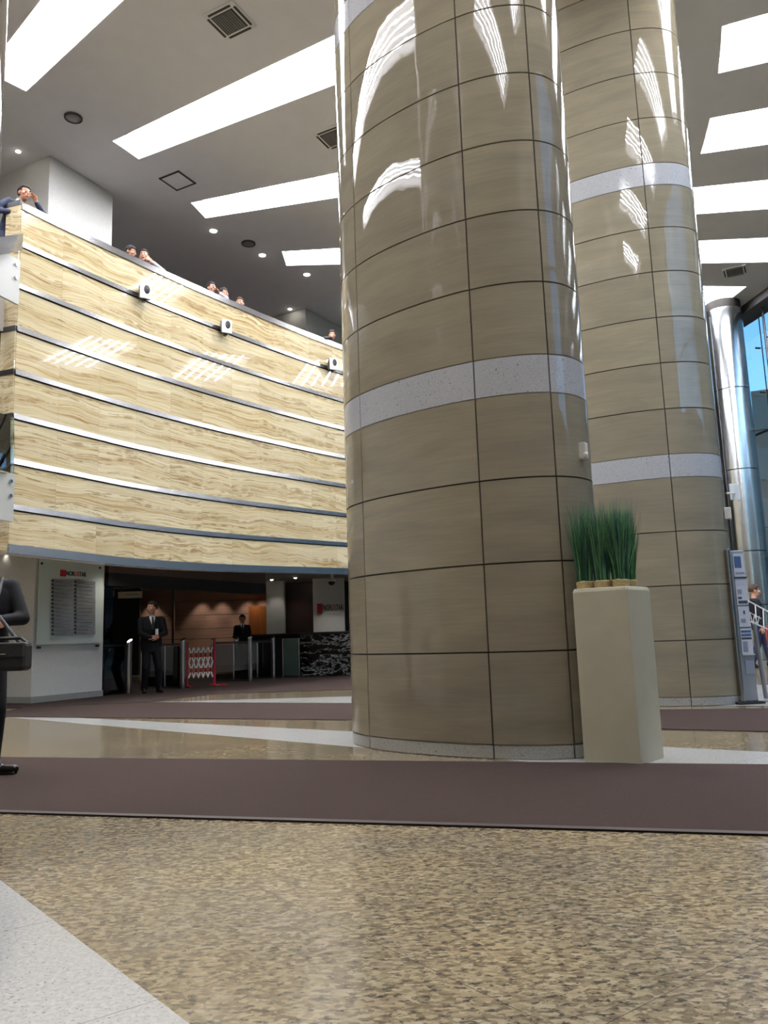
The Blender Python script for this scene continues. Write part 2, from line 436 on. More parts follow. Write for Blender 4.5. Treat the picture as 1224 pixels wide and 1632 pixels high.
def text(name, body, size, mtx, material, parent=None, depth=.004, bold=0.0, align='LEFT', space=1.0):
    cu = bpy.data.curves.new(name, 'FONT'); cu.body = body; cu.size = size; cu.extrude = depth; cu.offset = bold
    cu.align_x = align; cu.space_character = space
    tmp = bpy.data.objects.new(name, cu); COL.objects.link(tmp)
    bpy.context.view_layer.update()
    me = bpy.data.meshes.new_from_object(tmp.evaluated_get(bpy.context.evaluated_depsgraph_get()))
    w = tmp.dimensions.x
    bpy.data.objects.remove(tmp)
    o = bpy.data.objects.new(name, me); COL.objects.link(o); o.matrix_world = mtx
    me.materials.clear(); me.materials.append(material)
    if parent: attach(o, parent)
    return o, w

# ------------------------------------------------------------------ plan of the hall
Z = 10.5
C = Vector((-14.0, 19.0))             # centre the lamps, columns and paving radiate from
def pol(r, deg): return Vector((C.x+r*math.cos(math.radians(deg)), C.y+r*math.sin(math.radians(deg))))
WA = Vector((-5.57, 11.63)); WB = Vector((-.88, 18.3)); WN = Vector((-.818, .575))
def wall_at(t):                       # plan curve of the onyx wall, t = 0 at its left end
    return WA+(WB-WA)*t+WN*.17*4*t*(1-t)
def wall_zb(t):
    ks = [2.372, 2.350, 2.317, 2.315, 2.325, 2.348, 2.377, 2.404, 2.429]
    x = max(0, min(.9999, t))*8; i = int(x); return ks[i]+(ks[i+1]-ks[i])*(x-i)
WT = 7.95
def wall_normal(t):
    d = (wall_at(t+.01)-wall_at(t-.01)).normalized(); return Vector((d.y, -d.x))   # towards the hall

# ------------------------------------------------------------------ floor
floor = MB().prism([(-30, -14), (20, -14), (20, 34), (-30, 34)], -.2, 0).build('floor', M['granite'])
tag(floor, 'polished beige and grey speckled granite floor of the hall', 'floor', kind='structure')
def inlay(name, poly, m, z, label):
    o = MB().prism(poly, -.01, z).build(name, m, floor)
    if label: o['label'] = label
    return o
inlay('white_inlay', [(-5.51, 11.64), (-4.56, 11.32), (2.9, 6.16), (4.3, 5.2), (4.3, 3.35)], M['white_granite'], .0015, 'white speckled granite wedge under the front column')
inlay('white_inlay', [(-4.03, 13.69), (-.70, 13.47), (6, 13.0), (6, 8.9), (-.6, 12.16)], M['white_granite'], .0015, 'white speckled granite wedge before the turnstiles')
d = Vector((.646, -.763))
inlay('white_inlay', [(-3.2, 5.34), (-.533-.02, 2.183+.02), (1.4, -.1), (-3.4, -.5), (-4.6, 3.2)], M['white_granite'], .0015, 'white speckled granite wedge at the near left')
def carpet(label, poly, edge=None):
    o = MB().prism(poly, 0.0, .009).build('carpet_runner', M['carpet'])
    tag(o, label, 'carpet')
    if edge:
        MB().span(edge[0], edge[1], .05, .001, .011, side=1).build('edge_strip', M['carpet_edge'], o)
    return o
def xl(p, q, x): return (x, p[1]+(q[1]-p[1])*(x-p[0])/(q[0]-p[0]))
fa, fb, na, nb = (-3.495, 7.315), (2.561, 5.633), (-2.314, 4.872), (1.694, 3.798)
carpet('brown carpet runner across the foreground below the front column', [xl(na, nb, -7), xl(na, nb, 7), xl(fa, fb, 7), xl(fa, fb, -7)], (xl(na, nb, -7), xl(na, nb, 7)))
carpet('brown carpet runner passing behind the front column and planter', [(-6.0, 12.0), (-5.6, 11.668), (-.464, 9.583), (2.592, 7.741), (3.361, 7.33), (7, 5.2), (7, 7.9), (4.33, 9.3), (3.2, 9.55), (-.572, 11.927), (-4.0, 13.6), (-6.0, 13.3)])
carpet('brown carpet before the turnstiles and reception desk', [(-12, 15.0), (-12, 13.5), (-6.0, 13.3), (-4.05, 13.75), (-3.36, 15.2), (-.72, 15.2), (3, 15.0), (3, 25.5), (-4.3, 25.5), (-9, 18.5)])

# ------------------------------------------------------------------ ceiling with recessed lamp strips
RG = 26.1
IN_A = [-1.0-13.4*k for k in range(0, 6)]
OUT_A = [.5-6.65*k for k in range(-1, 9)]
IN_H, OUT_H = 1.85, 1.58
IN_R0, IN_R1, OUT_R0, OUT_R1 = 10.42, 18.3, 21.1, 24.65
angs = set([round(-118+2*k, 4) for k in range(0, 120)])
holes = []
for a in IN_A: holes.append((IN_R0 if abs(a+1) > 1 else 11.7, IN_R1, a-IN_H, a+IN_H))
for a in OUT_A: holes.append((OUT_R0, OUT_R1, a-OUT_H, a+OUT_H))
for h in holes: angs |= {round(h[2], 4), round(h[3], 4)}
angs = sorted(angs); rads = sorted({.4, 4, 8, IN_R0, 11.7, 14, 16, IN_R1, OUT_R0, 23, OUT_R1, 26.25})
cb = MB(); vid = {}
for i, r in enumerate(rads):
    for j, a in enumerate(angs):
        vid[i, j] = len(cb.v); p = pol(r, a); cb.v.append((p.x, p.y, Z))
for i in range(len(rads)-1):
    for j in range(len(angs)-1):
        r = (rads[i]+rads[i+1])/2; a = (angs[j]+angs[j+1])/2
        if any(h[0] < r < h[1] and h[2] < a < h[3] for h in holes): continue
        cb.f.append((vid[i, j], vid[i+1, j], vid[i+1, j+1], vid[i, j+1])); cb.m.append(0)
ceil = cb.build('ceiling', M['ceiling_paint'])
md = ceil.modifiers.new('thick', 'SOLIDIFY'); md.thickness = .05; md.offset = 0
tag(ceil, 'pale grey hall ceiling with long recessed light strips', 'ceiling', kind='structure')
MB().prism([pol(RG+.25, a) for a in range(40, -125, -5)]+[(-31, -4), (-31, 33)], Z+.6, Z+.8).build('roof_slab', M['white_paint'], ceil)

IN_LABEL = {-41.2: 'long recessed ceiling light strip at the top left corner, nearest the left edge',
            -27.8: 'longest recessed ceiling light strip between the white pier and the front column',
            -14.4: 'narrow recessed ceiling light strip just beyond the round vent grille, third from top left',
            -1.0: 'short recessed ceiling light strip farthest back on the left, near three downlights'}
OUT_LABEL = {-19.45: 'recessed ceiling light strip at the top right corner of the photo',
             -12.8: 'recessed ceiling light strip second from the top on the right of the rear column',
             -6.15: 'recessed ceiling light strip third from the top on the right of the rear column',
             .5: 'recessed ceiling light strip fourth from the top on the right of the rear column',
             7.15: 'recessed ceiling light strip nearest the steel column and glass facade'}
def strip(h, ang, ntube, label):
    r0, r1, a0, a1 = h
    am = (a0+a1)/2
    o = empty('ceiling_light', (*pol(r0, am), Z), label, 'light', 'recessed light strips of the ceiling')
    b = MB(); zt = Z+.30; e = .0
    A, B_, C_, D = pol(r0, a0), pol(r1, a0), pol(r1, a1), pol(r0, a1)
    for p, q in ((A, B_), (B_, C_), (C_, D), (D, A)):
        b.add([(p.x, p.y, Z-.012), (q.x, q.y, Z-.012), (q.x, q.y, zt), (p.x, p.y, zt)], [(0, 1, 2, 3)])
    b.add([(p.x, p.y, zt) for p in (A, B_, C_, D)], [(0, 1, 2, 3)])
    hs = b.build('housing', M['lamp_housing'], o)
    b2 = MB(); b2.add([(*pol(r0+.03, a0+.1), zt-.03), (*pol(r1-.03, a0+.1), zt-.03), (*pol(r1-.03, a1-.1), zt-.03), (*pol(r0+.03, a1-.1), zt-.03)], [(0, 1, 2, 3)])
    b2.build('diffuser', PANEL, o)
    for k in range(ntube):
        a = a0+(a1-a0)*(k+.5)/ntube
        MB().tube((*pol(r0+.12, a), zt-.12), (*pol(r1-.12, a), zt-.12), .0155, n=8).build('fluorescent_tube', TUBE, o)
for h in holes:
    a = round((h[2]+h[3])/2, 2)
    if h[0] < 20: lab = next((v for k, v in IN_LABEL.items() if abs(k-a) < .2), None)
    else: lab = next((v for k, v in OUT_LABEL.items() if abs(k-a) < .2), None)
    if h[0] < 20:
        strip(h, a, 6, lab or 'recessed ceiling light strip of the inner ring, outside the view')
    else:
        strip(h, a, 6, lab or 'recessed ceiling light strip of the outer ring, outside the view')

# ceiling fittings
def cassette(p, label):
    o = empty('air_cassette', (p[0], p[1], Z), label, 'air vent', 'square ceiling air conditioning cassettes')
    rz = math.radians(-28)
    MB().box((p[0], p[1], Z-.03), (.60, .60, .05), rz).build('frame', M['white_paint'], o, bevel=.012)
    g = MB(); R = Matrix.Rotation(rz, 3, 'Z')
    for k in range(-4, 5):
        g.box(Vector((p[0], p[1], Z-.062))+R @ Vector((k*.04, 0, 0)), (.022, .38, .016), rz)
    g.box(Vector((p[0], p[1], Z-.058)), (.4, .4, .008), rz, 1)
    g.build('grille', [M['grey_grille'], M['vent_dark']], o)
    for a in range(4):
        q = Vector((p[0], p[1], Z-.058))+R @ (Matrix.Rotation(a*PI/2, 3, 'Z') @ Vector((0, .255, 0)))
        MB().box(q, (.42, .035, .012), rz+a*PI/2).build('outlet_slot', M['vent_dark'], o)
cassette((-2.138, 10.959), 'square white ceiling air cassette at the top of the left ceiling')
cassette((-.72, 13.93), 'square white ceiling air cassette half hidden by the front column edge')
cassette((9.75, 20.35), 'square ceiling air cassette between the two farthest right light strips')
def flat_square(p, s, label):
    rz = math.radians(-28)
    o = MB().box((p[0], p[1], Z-.03), (s, s, .012), rz).build('access_hatch', M['ceiling_paint'])
    tag(o, label, 'hatch')
    f = MB(); R = Matrix.Rotation(rz, 3, 'Z')
    for a in range(4):
        q = Vector((p[0], p[1], Z-.032))+R @ (Matrix.Rotation(a*PI/2, 3, 'Z') @ Vector((0, s/2, 0)))
        f.box(q, (s+.04, .035, .022), rz+a*PI/2)
    f.build('frame', M['vent_dark'], o)
flat_square((-4.064, 15.221), .5, 'square framed ceiling hatch between the round grilles on the left')
def round_grille(p, r, label):
    o = MB().lathe([(r, Z-.0), (r, Z-.05), (r*.82, Z-.06), (r*.78, Z-.03)], (p[0], p[1], 0)).build('ceiling_speaker', M['vent_dark'], smooth=True)
    tag(o, label, 'speaker', 'round ceiling speaker grilles')
    MB().lathe([(r*.8, Z-.045), (r*.5, Z-.06), (.01, Z-.062)], (p[0], p[1], 0)).build('grille', M['grey_grille'], o, True)
round_grille((-5.41, 13.118), .16, 'round dark ceiling speaker grille near the white pier')
round_grille((-3.062, 17.947), .17, 'round dark ceiling speaker grille beyond, between two bright downlights')
def downlight(p, r, label, z=Z, grp='small round downlights'):
    o = MB().lathe([(r, z), (r, z-.03), (r*.8, z-.035), (r*.78, z-.005)], (p[0], p[1], 0)).build('downlight', M['white_gloss'], smooth=True)
    tag(o, label, 'light', grp)
    MB().ell((p[0], p[1], z-.02), (r*.8, r*.8, .035), n=14, k=8).build('lamp', SPOT, o, True)
    return o
downlight((-3.772, 17.301), .105, 'bright round downlight nearest the camera of the row of three')
downlight((-2.825, 18.569), .105, 'bright round downlight in the middle of the row of three')
downlight((-1.828, 19.716), .105, 'bright round downlight farthest of the row of three')
downlight((-6.847, 14.056), .06, 'small round downlight at the left edge beside the white pier')
downlight((-2.541, 21.884), .07, 'small faint downlight in the dark ceiling over the balcony middle')

# ------------------------------------------------------------------ outer walls
def struct(mb, name, m, label, **k):
    o = mb.build(name, m, **k); return tag(o, label, 'wall', kind='structure')
struct(MB().span((-24, 30.3), (9.7, 30.3), .3, 0, Z+.6), 'wall_back', M['lobby_wall'], 'plain wall closing the hall behind the balcony')
struct(MB().span((-17.2, -8), (-17.2, 30.3), .3, 0, Z+.6), 'wall_far_left', M['white_paint'], 'plain wall closing the hall far to the left')
# curved glass facade on the right and behind the camera
RG = 26.1
fac = empty('window_1', (*pol(RG, 0), 0), 'tall blue tinted glass curtain wall on the right', 'window', kind='structure')
ga = [11.4-1.98*k for k in range(-7, 27)]
g = MB()
for a, b in zip(ga[:-1], ga[1:]):
    p, q = pol(RG, a), pol(RG, b)
    g.add([(p.x, p.y, 0), (q.x, q.y, 0), (q.x, q.y, Z+.5), (p.x, p.y, Z+.5)], [(0, 1, 2, 3)])
g.build('glass', M['glass_facade'], fac)
fr = MB()
for a in ga:
    p = pol(RG-.02, a); fr.tube((p.x, p.y, 0), (p.x, p.y, Z+.5), .016, n=6)
fr.build('joint_line', M['groove'], fac)
for zz in (2.9, 6.75):
    tr = MB()
    for a, b in zip(ga[:-1], ga[1:]):
        p, q = pol(RG-.05, a), pol(RG-.05, b); tr.tube((p.x, p.y, zz), (q.x, q.y, zz), .035, n=8)
    tr.build('transom', M['steel_dark'], fac)
sp = MB()
for a in ga:
    for zz in (1.6, 3.9, 5.4, 7.9, 9.3):
        p = pol(RG-.08, a); n_ = (C-p).normalized()
        sp.tube((p.x, p.y, zz), (p.x+n_.x*.16, p.y+n_.y*.16, zz), .03, n=8)
sp.build('spider_fitting', M['steel_dark'], fac)
cable = MB()
for a in ga[::3]:
    p = pol(RG-.5, a); cable.tube((p.x, p.y, 0), (p.x, p.y, Z+.3), .035, n=8)
    for zz in (1.6, 3.9, 6.75, 9.3):
        q = pol(RG-.05, a); cable.tube((p.x, p.y, zz), (q.x, q.y, zz), .02, n=6)
cable.build('support_mast', M['steel_dark'], fac)
# solid unseen wall, added in place of glazing to cut blue daylight
sw_ = MB(); sa = [ga[-1]-2.0*k for k in range(0, 33)]
for a, b in zip(sa[:-1], sa[1:]): sw_.prism([pol(RG, a), pol(RG+.3, a), pol(RG+.3, b), pol(RG, b)], 0, Z+.6)
struct(sw_, 'wall_front_added', M['added_wall_beige'], 'unseen beige wall behind the camera, added to cut the daylight')
# dropped bulkhead where the ceiling meets the facade
bk = MB()
ba = [40-2*k for k in range(0, 78)]
for a, b in zip(ba[:-1], ba[1:]):
    bk.prism([pol(25.3, a), pol(26.0, a), pol(26.0, b), pol(25.3, b)], Z-.28, Z+.02)
struct(bk, 'trim_1', M['bulkhead'], 'grey bulkhead along the top of the glass facade')

# outside: ground, and a glazed block across the street
ext = MB().prism([(-200, -200), (200, -200), (200, 200), (-200, 200)], -1.2, -.6).build('ground', M['exterior_ground'])
tag(ext, 'grey street paving outside the glass facade', 'ground', kind='structure')
def block(c, dx, dy, h, rz, label):
    o = empty('office_building', (c[0], c[1], -.6), label, 'building', 'office blocks across the street')
    MB().box((c[0], c[1], h/2-.6), (dx, dy, h), rz).build('wall', M['exterior_wall'], o)
    w = MB(); R = Matrix.Rotation(rz, 3, 'Z')
    for f in range(int(h/3.4)):
        for sgn in (-1, 1):
            w.box(Vector((c[0], c[1], 1.2+f*3.4))+R @ Vector((0, sgn*dy/2, 0)), (dx*.96, .2, 2.2), rz)
            w.box(Vector((c[0], c[1], 1.2+f*3.4))+R @ Vector((sgn*dx/2, 0, 0)), (.2, dy*.94, 2.2), rz)
    w.build('window_band', M['exterior_glass'], o)
block((30, 58), 30, 16, 17, math.radians(-20), 'dark glazed office block seen through the facade on the right')
block((52, 16), 18, 60, 34, math.radians(8), 'unseen office block to the right, made tall to block the sky')  # unseen; raised high to shut out sky light and its reflections
block((26, -34), 50, 16, 15, math.radians(30), 'office block across the street behind the camera')

# ------------------------------------------------------------------ oval stone columns
def superell(th, a, b, p=2.242):
    c, s_ = math.cos(th), math.sin(th)
    return Vector((a*math.copysign(abs(c)**(2/p), c), b*math.copysign(abs(s_)**(2/p), s_)))
def column(c, rot, levels, bands, joints, label, plinth_h=.106, a=1.224, b=.654):
    """levels: slab joint heights above the plinth; bands: indexes of the levels under a granite band"""
    NS = 240
    raw = [superell(2*PI*i/NS*1.0, a, b) for i in range(NS)]
    R2 = Matrix.Rotation(rot, 2)
    root = empty('stone_column', (c[0], c[1], 0), label, 'column', kind='thing')
    # contour parameters: smooth samples plus the grooves at the vertical joints
    ts = [(2*PI*i/NS, 0) for i in range(NS)]
    for jd in joints:
        t = math.radians(jd) % (2*PI)
        rr = (superell(t+.01, a, b)-superell(t-.01, a, b)).length/.02
        e = .0042/rr
        ts = [x for x in ts if abs(((x[0]-t+PI) % (2*PI))-PI) > e*2.2]
        ts += [(t-e*1.6, 0), (t-e, .010), (t+e, .010), (t+e*1.6, 0)]
    ts = sorted((t % (2*PI), g_) for t, g_ in ts)
    P = []; Nn = []
    for t, g_ in ts:
        p = superell(t, a, b); d_ = (superell(t+.004, a, b)-superell(t-.004, a, b)).normalized()
        P.append(Vector(c)+R2 @ p); n_ = R2 @ Vector((d_.y, -d_.x)); Nn.append(n_)
    S = [0]
    for i in range(1, len(P)): S.append(S[-1]+(P[i]-P[i-1]).length)
    S.append(S[-1]+(P[0]-P[-1]).length)
    pan = []; k = 0
    for i, (t, g_) in enumerate(ts):
        if g_ and i and not ts[i-1][1]: k += 1
        pan.append(k)
    def shell(name, zs, m, out=0.0):
        rows = []
        for i, z in enumerate(zs):
            first, last = i == 0, i == len(zs)-1
            if not first: rows += [(z-.0068, 0), (z-.0042, .010)]
            if not last: rows += [(z+.0042, .010), (z+.0068, 0)]
        rows[0] = (zs[0], .010); rows[-1] = (zs[-1], .010)
        n = len(P); vs = []; fs = []; mi = []; uvs = []; tint = []
        for z, gz in rows:
            for i in range(n):
                g_ = max(gz, ts[i][1]); q = P[i]-Nn[i]*(g_-out); vs.append((q.x, q.y, z))
        rnd = random.Random(int(c[0]*100+zs[0]*10)); tv = {}
        for r in range(len(rows)-1):
            for i in range(n):
                j = (i+1) % n
                fs.append((r*n+i, r*n+j, (r+1)*n+j, (r+1)*n+i))
                gr = (rows[r][1] and rows[r+1][1]) or (ts[i][1] and ts[j][1])
                mi.append(1 if gr else 0)
                z0, z1 = rows[r][0], rows[r+1][0]
                uvs += [(S[i], z0), (S[i+1], z0), (S[i+1], z1), (S[i], z1)]
                zi = sum(1 for z in zs if z < (z0+z1)/2)
                key = (pan[i] % max(1, k), zi)
                if key not in tv: tv[key] = rnd.random()
                tint.append(tv[key])
        me = bpy.data.meshes.new(name); me.from_pydata(vs, [], fs)
        me.materials.append(m); me.materials.append(M['groove']); me.polygons.foreach_set('material_index', mi)
        ul = me.uv_layers.new(name='UVMap')
        for q, uv in enumerate(uvs): ul.data[q].uv = uv
        at = me.attributes.new('slab', 'FLOAT', 'FACE'); at.data.foreach_set('value', tint)
        o = bpy.data.objects.new(name, me); COL.objects.link(o); shade(o, 30); attach(o, root); return o
    # plinth, then slabs and bands in turn
    shell('plinth', [0, plinth_h], M['plinth_granite'], -.004)
    lv = [plinth_h]+levels; start = 0
    for bi in bands:
        shell('stone_cladding', lv[start:bi+1], M['column_stone'])
        shell('granite_band', lv[bi:bi+2], M['band_granite'])
        start = bi+1
    if len(lv)-1 > start: shell('stone_cladding', lv[start:], M['column_stone'])
    return root
c1 = column((.705, 7.123), -.67, [.806, 1.495, 2.167, 2.856, 3.180, 3.808, 4.444, 5.081, 5.719, 6.376, 7.02, 7.34, 8.0, 8.66, 9.32, 9.98, Z-.026], [4, 11],
            [-26.5, -65, -122, -153, 26.5, 65, 122, 153], 'huge oval stone-clad column in front, beside the planter')
c2 = column((3.328, 10.714), -.485, [.790, 1.467, 2.143, 2.830, 3.132, 3.732, 4.347, 4.970, 5.604, 6.224, 6.836, 7.158, 7.83, 8.51, 9.19, 9.86, Z-.026], [4, 11],
            [-59.5, 0, 59.5, 121, 180, -121], 'oval stone-clad column behind and right of the front column')
c4 = column((-2.795, 3.95), -.9146, [.79, 1.467, 2.143, 2.83, 3.132, 3.732, 4.347, 4.97, 5.6, 6.22, 6.84, 7.16, 7.83, 8.51, 9.19, 9.86, Z-.026], [4, 11],
            [-26.5, -65, -122, -153, 26.5, 65, 122, 153], 'oval stone-clad column at the left edge, only its shiny side in view')

# small devices fixed to the columns
p = aty(929, 719, 6.30)
o = empty('wall_sensor', p, 'small white sensor box on the right side of the front column', 'sensor')
rz = math.radians(52)
MB().box(p, (.06, .07, .135), rz).build('case', M['box_ivory'], o, bevel=.008)
MB().ell(p+Vector((.012, -.03, -.035)), (.022, .022, .022), n=12, k=8).build('lens', M['white_gloss'], o, True)
p = aty(1160, 818, 10.02)
o = MB().box(p, (.05, .08, .15), math.radians(60)).build('junction_box', M['box_ivory'], bevel=.008)
tag(o, 'small ivory box on the right edge of the rear column', 'box')
# stainless column by the facade
p3 = aty(1158, 518, 22.4)
c3 = Vector((p3.x+.02, 22.6))
o = empty('steel_column', (c3.x, c3.y, 0), 'round polished steel column beside the glass facade', 'column', kind='thing')
zj = [0, 1.5, 3.0, 5.35, 7.75, 10.22]
for z0, z1 in zip(zj[:-1], zj[1:]):
    MB().lathe([(.50, z0+.006), (.515, z0+.012), (.515, z1-.012), (.50, z1-.006)], (c3.x, c3.y, 0), n=48).build('steel_sleeve', M['steel_column'], o, True)
MB().tube((c3.x, c3.y, 0), (c3.x, c3.y, Z-.026), .495, n=40).build('core', M['groove'], o, True)
MB().tube((c3.x-.50, c3.y-.2, 0), (c3.x-.50, c3.y-.2, 10.0), .02, n=8).build('joint_seam', M['steel_dark'], o)
# flat white panel aerial bracketed near the steel column
p = aty(1171, 784, 11.0)
o = empty('panel_aerial', p, 'flat white panel aerial on a bracket beside the rear column', 'antenna')
MB().box(p, (.17, .02, .23), math.radians(20)).build('panel', M['white_paint'], o, bevel=.006)
q = aty(1158, 786, 10.3)
MB().path([p+Vector((0, .012, -.02)), q], .012).build('bracket', M['box_ivory'], o)

# ------------------------------------------------------------------ onyx clad balcony wall
wl = empty('wall_left', (*wall_at(0), 0), 'curved balcony wall clad in banded cream onyx with steel strips', 'wall', kind='structure')
TT = [i/60*1.42 for i in range(61)]
LEN = (WB-WA).length
def wall_grid(name, k0, k1, out, m, n=1, zoff=(0, 0), parent=wl):
    vs = []; fs = []; uv = []
    for i, t in enumerate(TT):
        p = wall_at(t)+wall_normal(t)*out
        for j in range(n+1):
            k = k0+(k1-k0)*j/n; z = wall_zb(t)+(WT-wall_zb(t))*k/8+zoff[0]+(zoff[1]-zoff[0])*j/n
            vs.append((p.x, p.y, z))
    for i in range(len(TT)-1):
        for j in range(n):
            a = i*(n+1)+j; fs.append((a, a+n+1, a+n+2, a+1))
            uv += [(TT[q]*LEN, vs[i*(n+1)+j+w][2]-WT+8*.695) for q, w in ((i, 0), (i+1, 0), (i+1, 1), (i, 1))]
    me = bpy.data.meshes.new(name); me.from_pydata(vs, [], fs); me.materials.append(m)
    ul = me.uv_layers.new(name='UVMap')
    for q, c_ in enumerate(uv): ul.data[q].uv = c_
    o = bpy.data.objects.new(name, me); COL.objects.link(o); attach(o, parent); shade(o, 60)
    return o
wall_grid('onyx_cladding', 0, 8, 0, M['onyx'], 8)
def strip_mesh(name, kz, h0, h1, out, m):
    b = MB(); R = []
    for t in TT:
        n_ = wall_normal(t); p = wall_at(t); z = wall_zb(t)+(WT-wall_zb(t))*kz/8
        a_ = p+n_*out; b_ = p-n_*.01
        c_ = p+n_*(out-(h1-h0)*.15); R.append([(b_.x, b_.y, z+h0), (a_.x, a_.y, z+h0), (c_.x, c_.y, z+h1), (b_.x, b_.y, z+h1)])
    b.rings(R); return b.build(name, m, wl)
for k in range(1, 8): strip_mesh('steel_strip', k, -.055, .03, .022, M['steel'])
for k in range(1, 8): strip_mesh('shadow_gap', k, -.075, -.055, .004, M['groove'])
strip_mesh('bottom_strip', 0, -.02, .12, .04, M['steel'])
# top coping and the wall's back, end and underside
b = MB(); R = []
for t in TT:
    n_ = wall_normal(t); p = wall_at(t); a_ = p+n_*.022; b_ = p-n_*.34
    R.append([(b_.x, b_.y, WT-.02), (a_.x, a_.y, WT-.13), (a_.x-n_.x*.02, a_.y-n_.y*.02, WT), (b_.x, b_.y, WT+.01)])
b.rings(R); b.build('coping', M['steel'], wl)
b = MB(); R = []
for t in TT:
    n_ = wall_normal(t); p = wall_at(t); a_ = p-n_*.02; b_ = p-n_*.32; z0 = wall_zb(t)+.0
    R.append([(a_.x, a_.y, z0), (a_.x, a_.y, WT-.03), (b_.x, b_.y, WT-.03), (b_.x, b_.y, z0)])
b.rings(R); b.build('core', M['white_paint'], wl)
# end return on the left
e0 = wall_at(0); e1 = e0+Vector((-.27, .10)); e2 = e0+Vector((-.62, .24))
rb = MB(); rm = MB()
def ret(z0, z1, q, mb_o, mb_s):
    mb_o.span(e0+Vector((0, .012)), q, .02, z0, z1, side=1)
me_levels = [2.372+(WT-2.372)*k/8 for k in range(9)]
uvb = MB()
for k in range(8):
    q = e1 if k >= 4 else e2
    uvb.span(e0+Vector((-.002, .01)), q, .03, me_levels[k]+.03, me_levels[k+1]-.055, side=1)
    rm.span(e0+Vector((-.001, .006)), q, .035, me_levels[k+1]-.055, me_levels[k+1]+.03, side=1)
ro = uvb.build('onyx_return', M['onyx'], wl)
ul = ro.data.uv_layers.new(name='UVMap')
for lp in ro.data.loops:
    v = ro.data.vertices[lp.vertex_index].co; ul.data[lp.index].uv = ((v.x-v.y)*1.2+3, v.z-WT+8*.695)
rm.build('return_strip', M['steel_dark'], wl)

# floors of the galleries behind the wall
back = [wall_at(t)-wall_normal(t)*.05 for t in TT]
slab_poly = [(p.x, p.y) for p in back]+[(4.5, 30.1), (-17.0, 30.1), (-17.0, 16.0), (-6.4, 12.2)]
o = MB().prism(slab_poly, 6.15, 6.55).build('trim_2', M['carpet']); tag(o, 'upper balcony floor slab behind the onyx wall', 'floor', kind='structure')
o = MB().prism(slab_poly, 2.78, 3.0).build('trim_3', M['lobby_ceiling']); tag(o, 'low lobby ceiling under the onyx wall', 'ceiling', kind='structure')

# white stone piers
def pier(pts, z0, z1, label, joints=True):
    z1 -= .026
    o = MB().prism(pts, z0, z1).build('stone_pier', M['pier_stone'], bevel=.01)
    tag(o, label, 'pier', kind='thing')
    return o
pa = Vector((-6.30, 14.22)); pb = Vector((-5.56, 15.66))
dpp = (pb-pa).normalized(); npp = Vector((-dpp.y, dpp.x))
pier1 = pier([pa, pb, pb+npp*1.9, pa+npp*1.9], 0, Z, 'square white stone pier carrying the directory board')
MB().prism([pa-npp*.012-dpp*.012, pb-npp*.012+dpp*.012, pb+npp*1.9+dpp*.012, pa+npp*1.9-dpp*.012], 0, .12).build('plinth', M['plinth_granite'], pier1)
p2 = Vector((-2.083, 21.877)); d2 = (Vector((-1.115, 23.477))-p2).normalized(); n2 = Vector((-d2.y, d2.x))
pier([p2, p2+d2*1.9, p2+d2*1.9+n2*1.6, p2+n2*1.6], 6.55, Z, 'white stone pier far back on the balcony, near the front column')

# ------------------------------------------------------------------ left gallery slab edges with bolted white panels
def gal_panel(px_top, px_bot, Y, zt, zb, length, bolts, label, m='panel_white'):
    q = aty(px_bot[0], px_bot[1], Y)
    dirv = Vector((-.34, -1.0)).normalized()
    a = Vector((q.x, q.y)); b_ = a+dirv*length
    o = empty('fascia_panel', (a.x, a.y, zb), label, 'panel')
    MB().span(a, b_, .04, zb, zt, side=-1).build('sheet', M[m], o, bevel=.004)
    nn = Vector((-dirv.y, dirv.x))
    for s_, z_ in bolts:
        c_ = a+dirv*s_+nn*.0
        MB().tube((c_.x-nn.x*.01, c_.y-nn.y*.01, z_), (c_.x+nn.x*.03, c_.y+nn.y*.03, z_), .028, n=12).build('bolt', M['steel_polished'], o, True)
    return o
def zat(x, y, Y): return aty(x, y, Y).z
Yp = 11.5
gal_panel(None, (30, 486), Yp, zat(31, 416, Yp), zat(30, 486, Yp), 3.2, [(.09, zat(25, 426, Yp)), (.09, zat(24.5, 447, Yp))], 'white bolted fascia panel at the left edge, upper gallery')
gal_panel(None, (21, 832), Yp, zat(22, 757, Yp), zat(20, 832, Yp), 3.2, [(.09, zat(15, 769, Yp)), (.09, zat(14, 792, Yp))], 'white bolted fascia panel at the left edge, lower gallery')
gal_panel(None, (19, 534), Yp+.35, zat(20, 480, Yp+.35), zat(19, 534, Yp+.35), 3.2, [], 'grey recessed slab edge below the upper gallery panel', 'ceiling_paint')
gal_panel(None, (8, 884), Yp+.4, zat(9, 834, Yp+.4), zat(8, 884, Yp+.4), 3.2, [], 'grey recessed slab edge below the lower gallery panel', 'ceiling_paint')
o = MB().add([aty(-40, 384, 10.2), aty(34, 372, 11.6), aty(33, 399, 11.6), aty(-40, 415, 10.2)], [(0, 1, 2, 3)]).build('reflecting_sheet', M['steel_polished'])  # polished sheet stands in for glass reflecting the tubes
so = o.modifiers.new('t', 'SOLIDIFY'); so.thickness = .03
tag(o, 'polished steel sheet in place of lamp-reflecting glass above the upper gallery panel', 'rail')
gl = MB().add([aty(-30, 650, 10.6), aty(22, 665, 11.55), aty(22, 755, 11.55), aty(-30, 742, 10.6)], [(0, 1, 2, 3)]).build('glass_balustrade', M['glass_clear'])
so = gl.modifiers.new('t', 'SOLIDIFY'); so.thickness = .012
tag(gl, 'clear glass balustrade above the lower gallery panel', 'balustrade')
o = MB().box(aty(-12, 625, 14.0), (.55, .1, 1.2)).build('lit_display', ORANGE_LIT); tag(o, 'orange lit display in the dark gallery opening at the left edge', 'display')
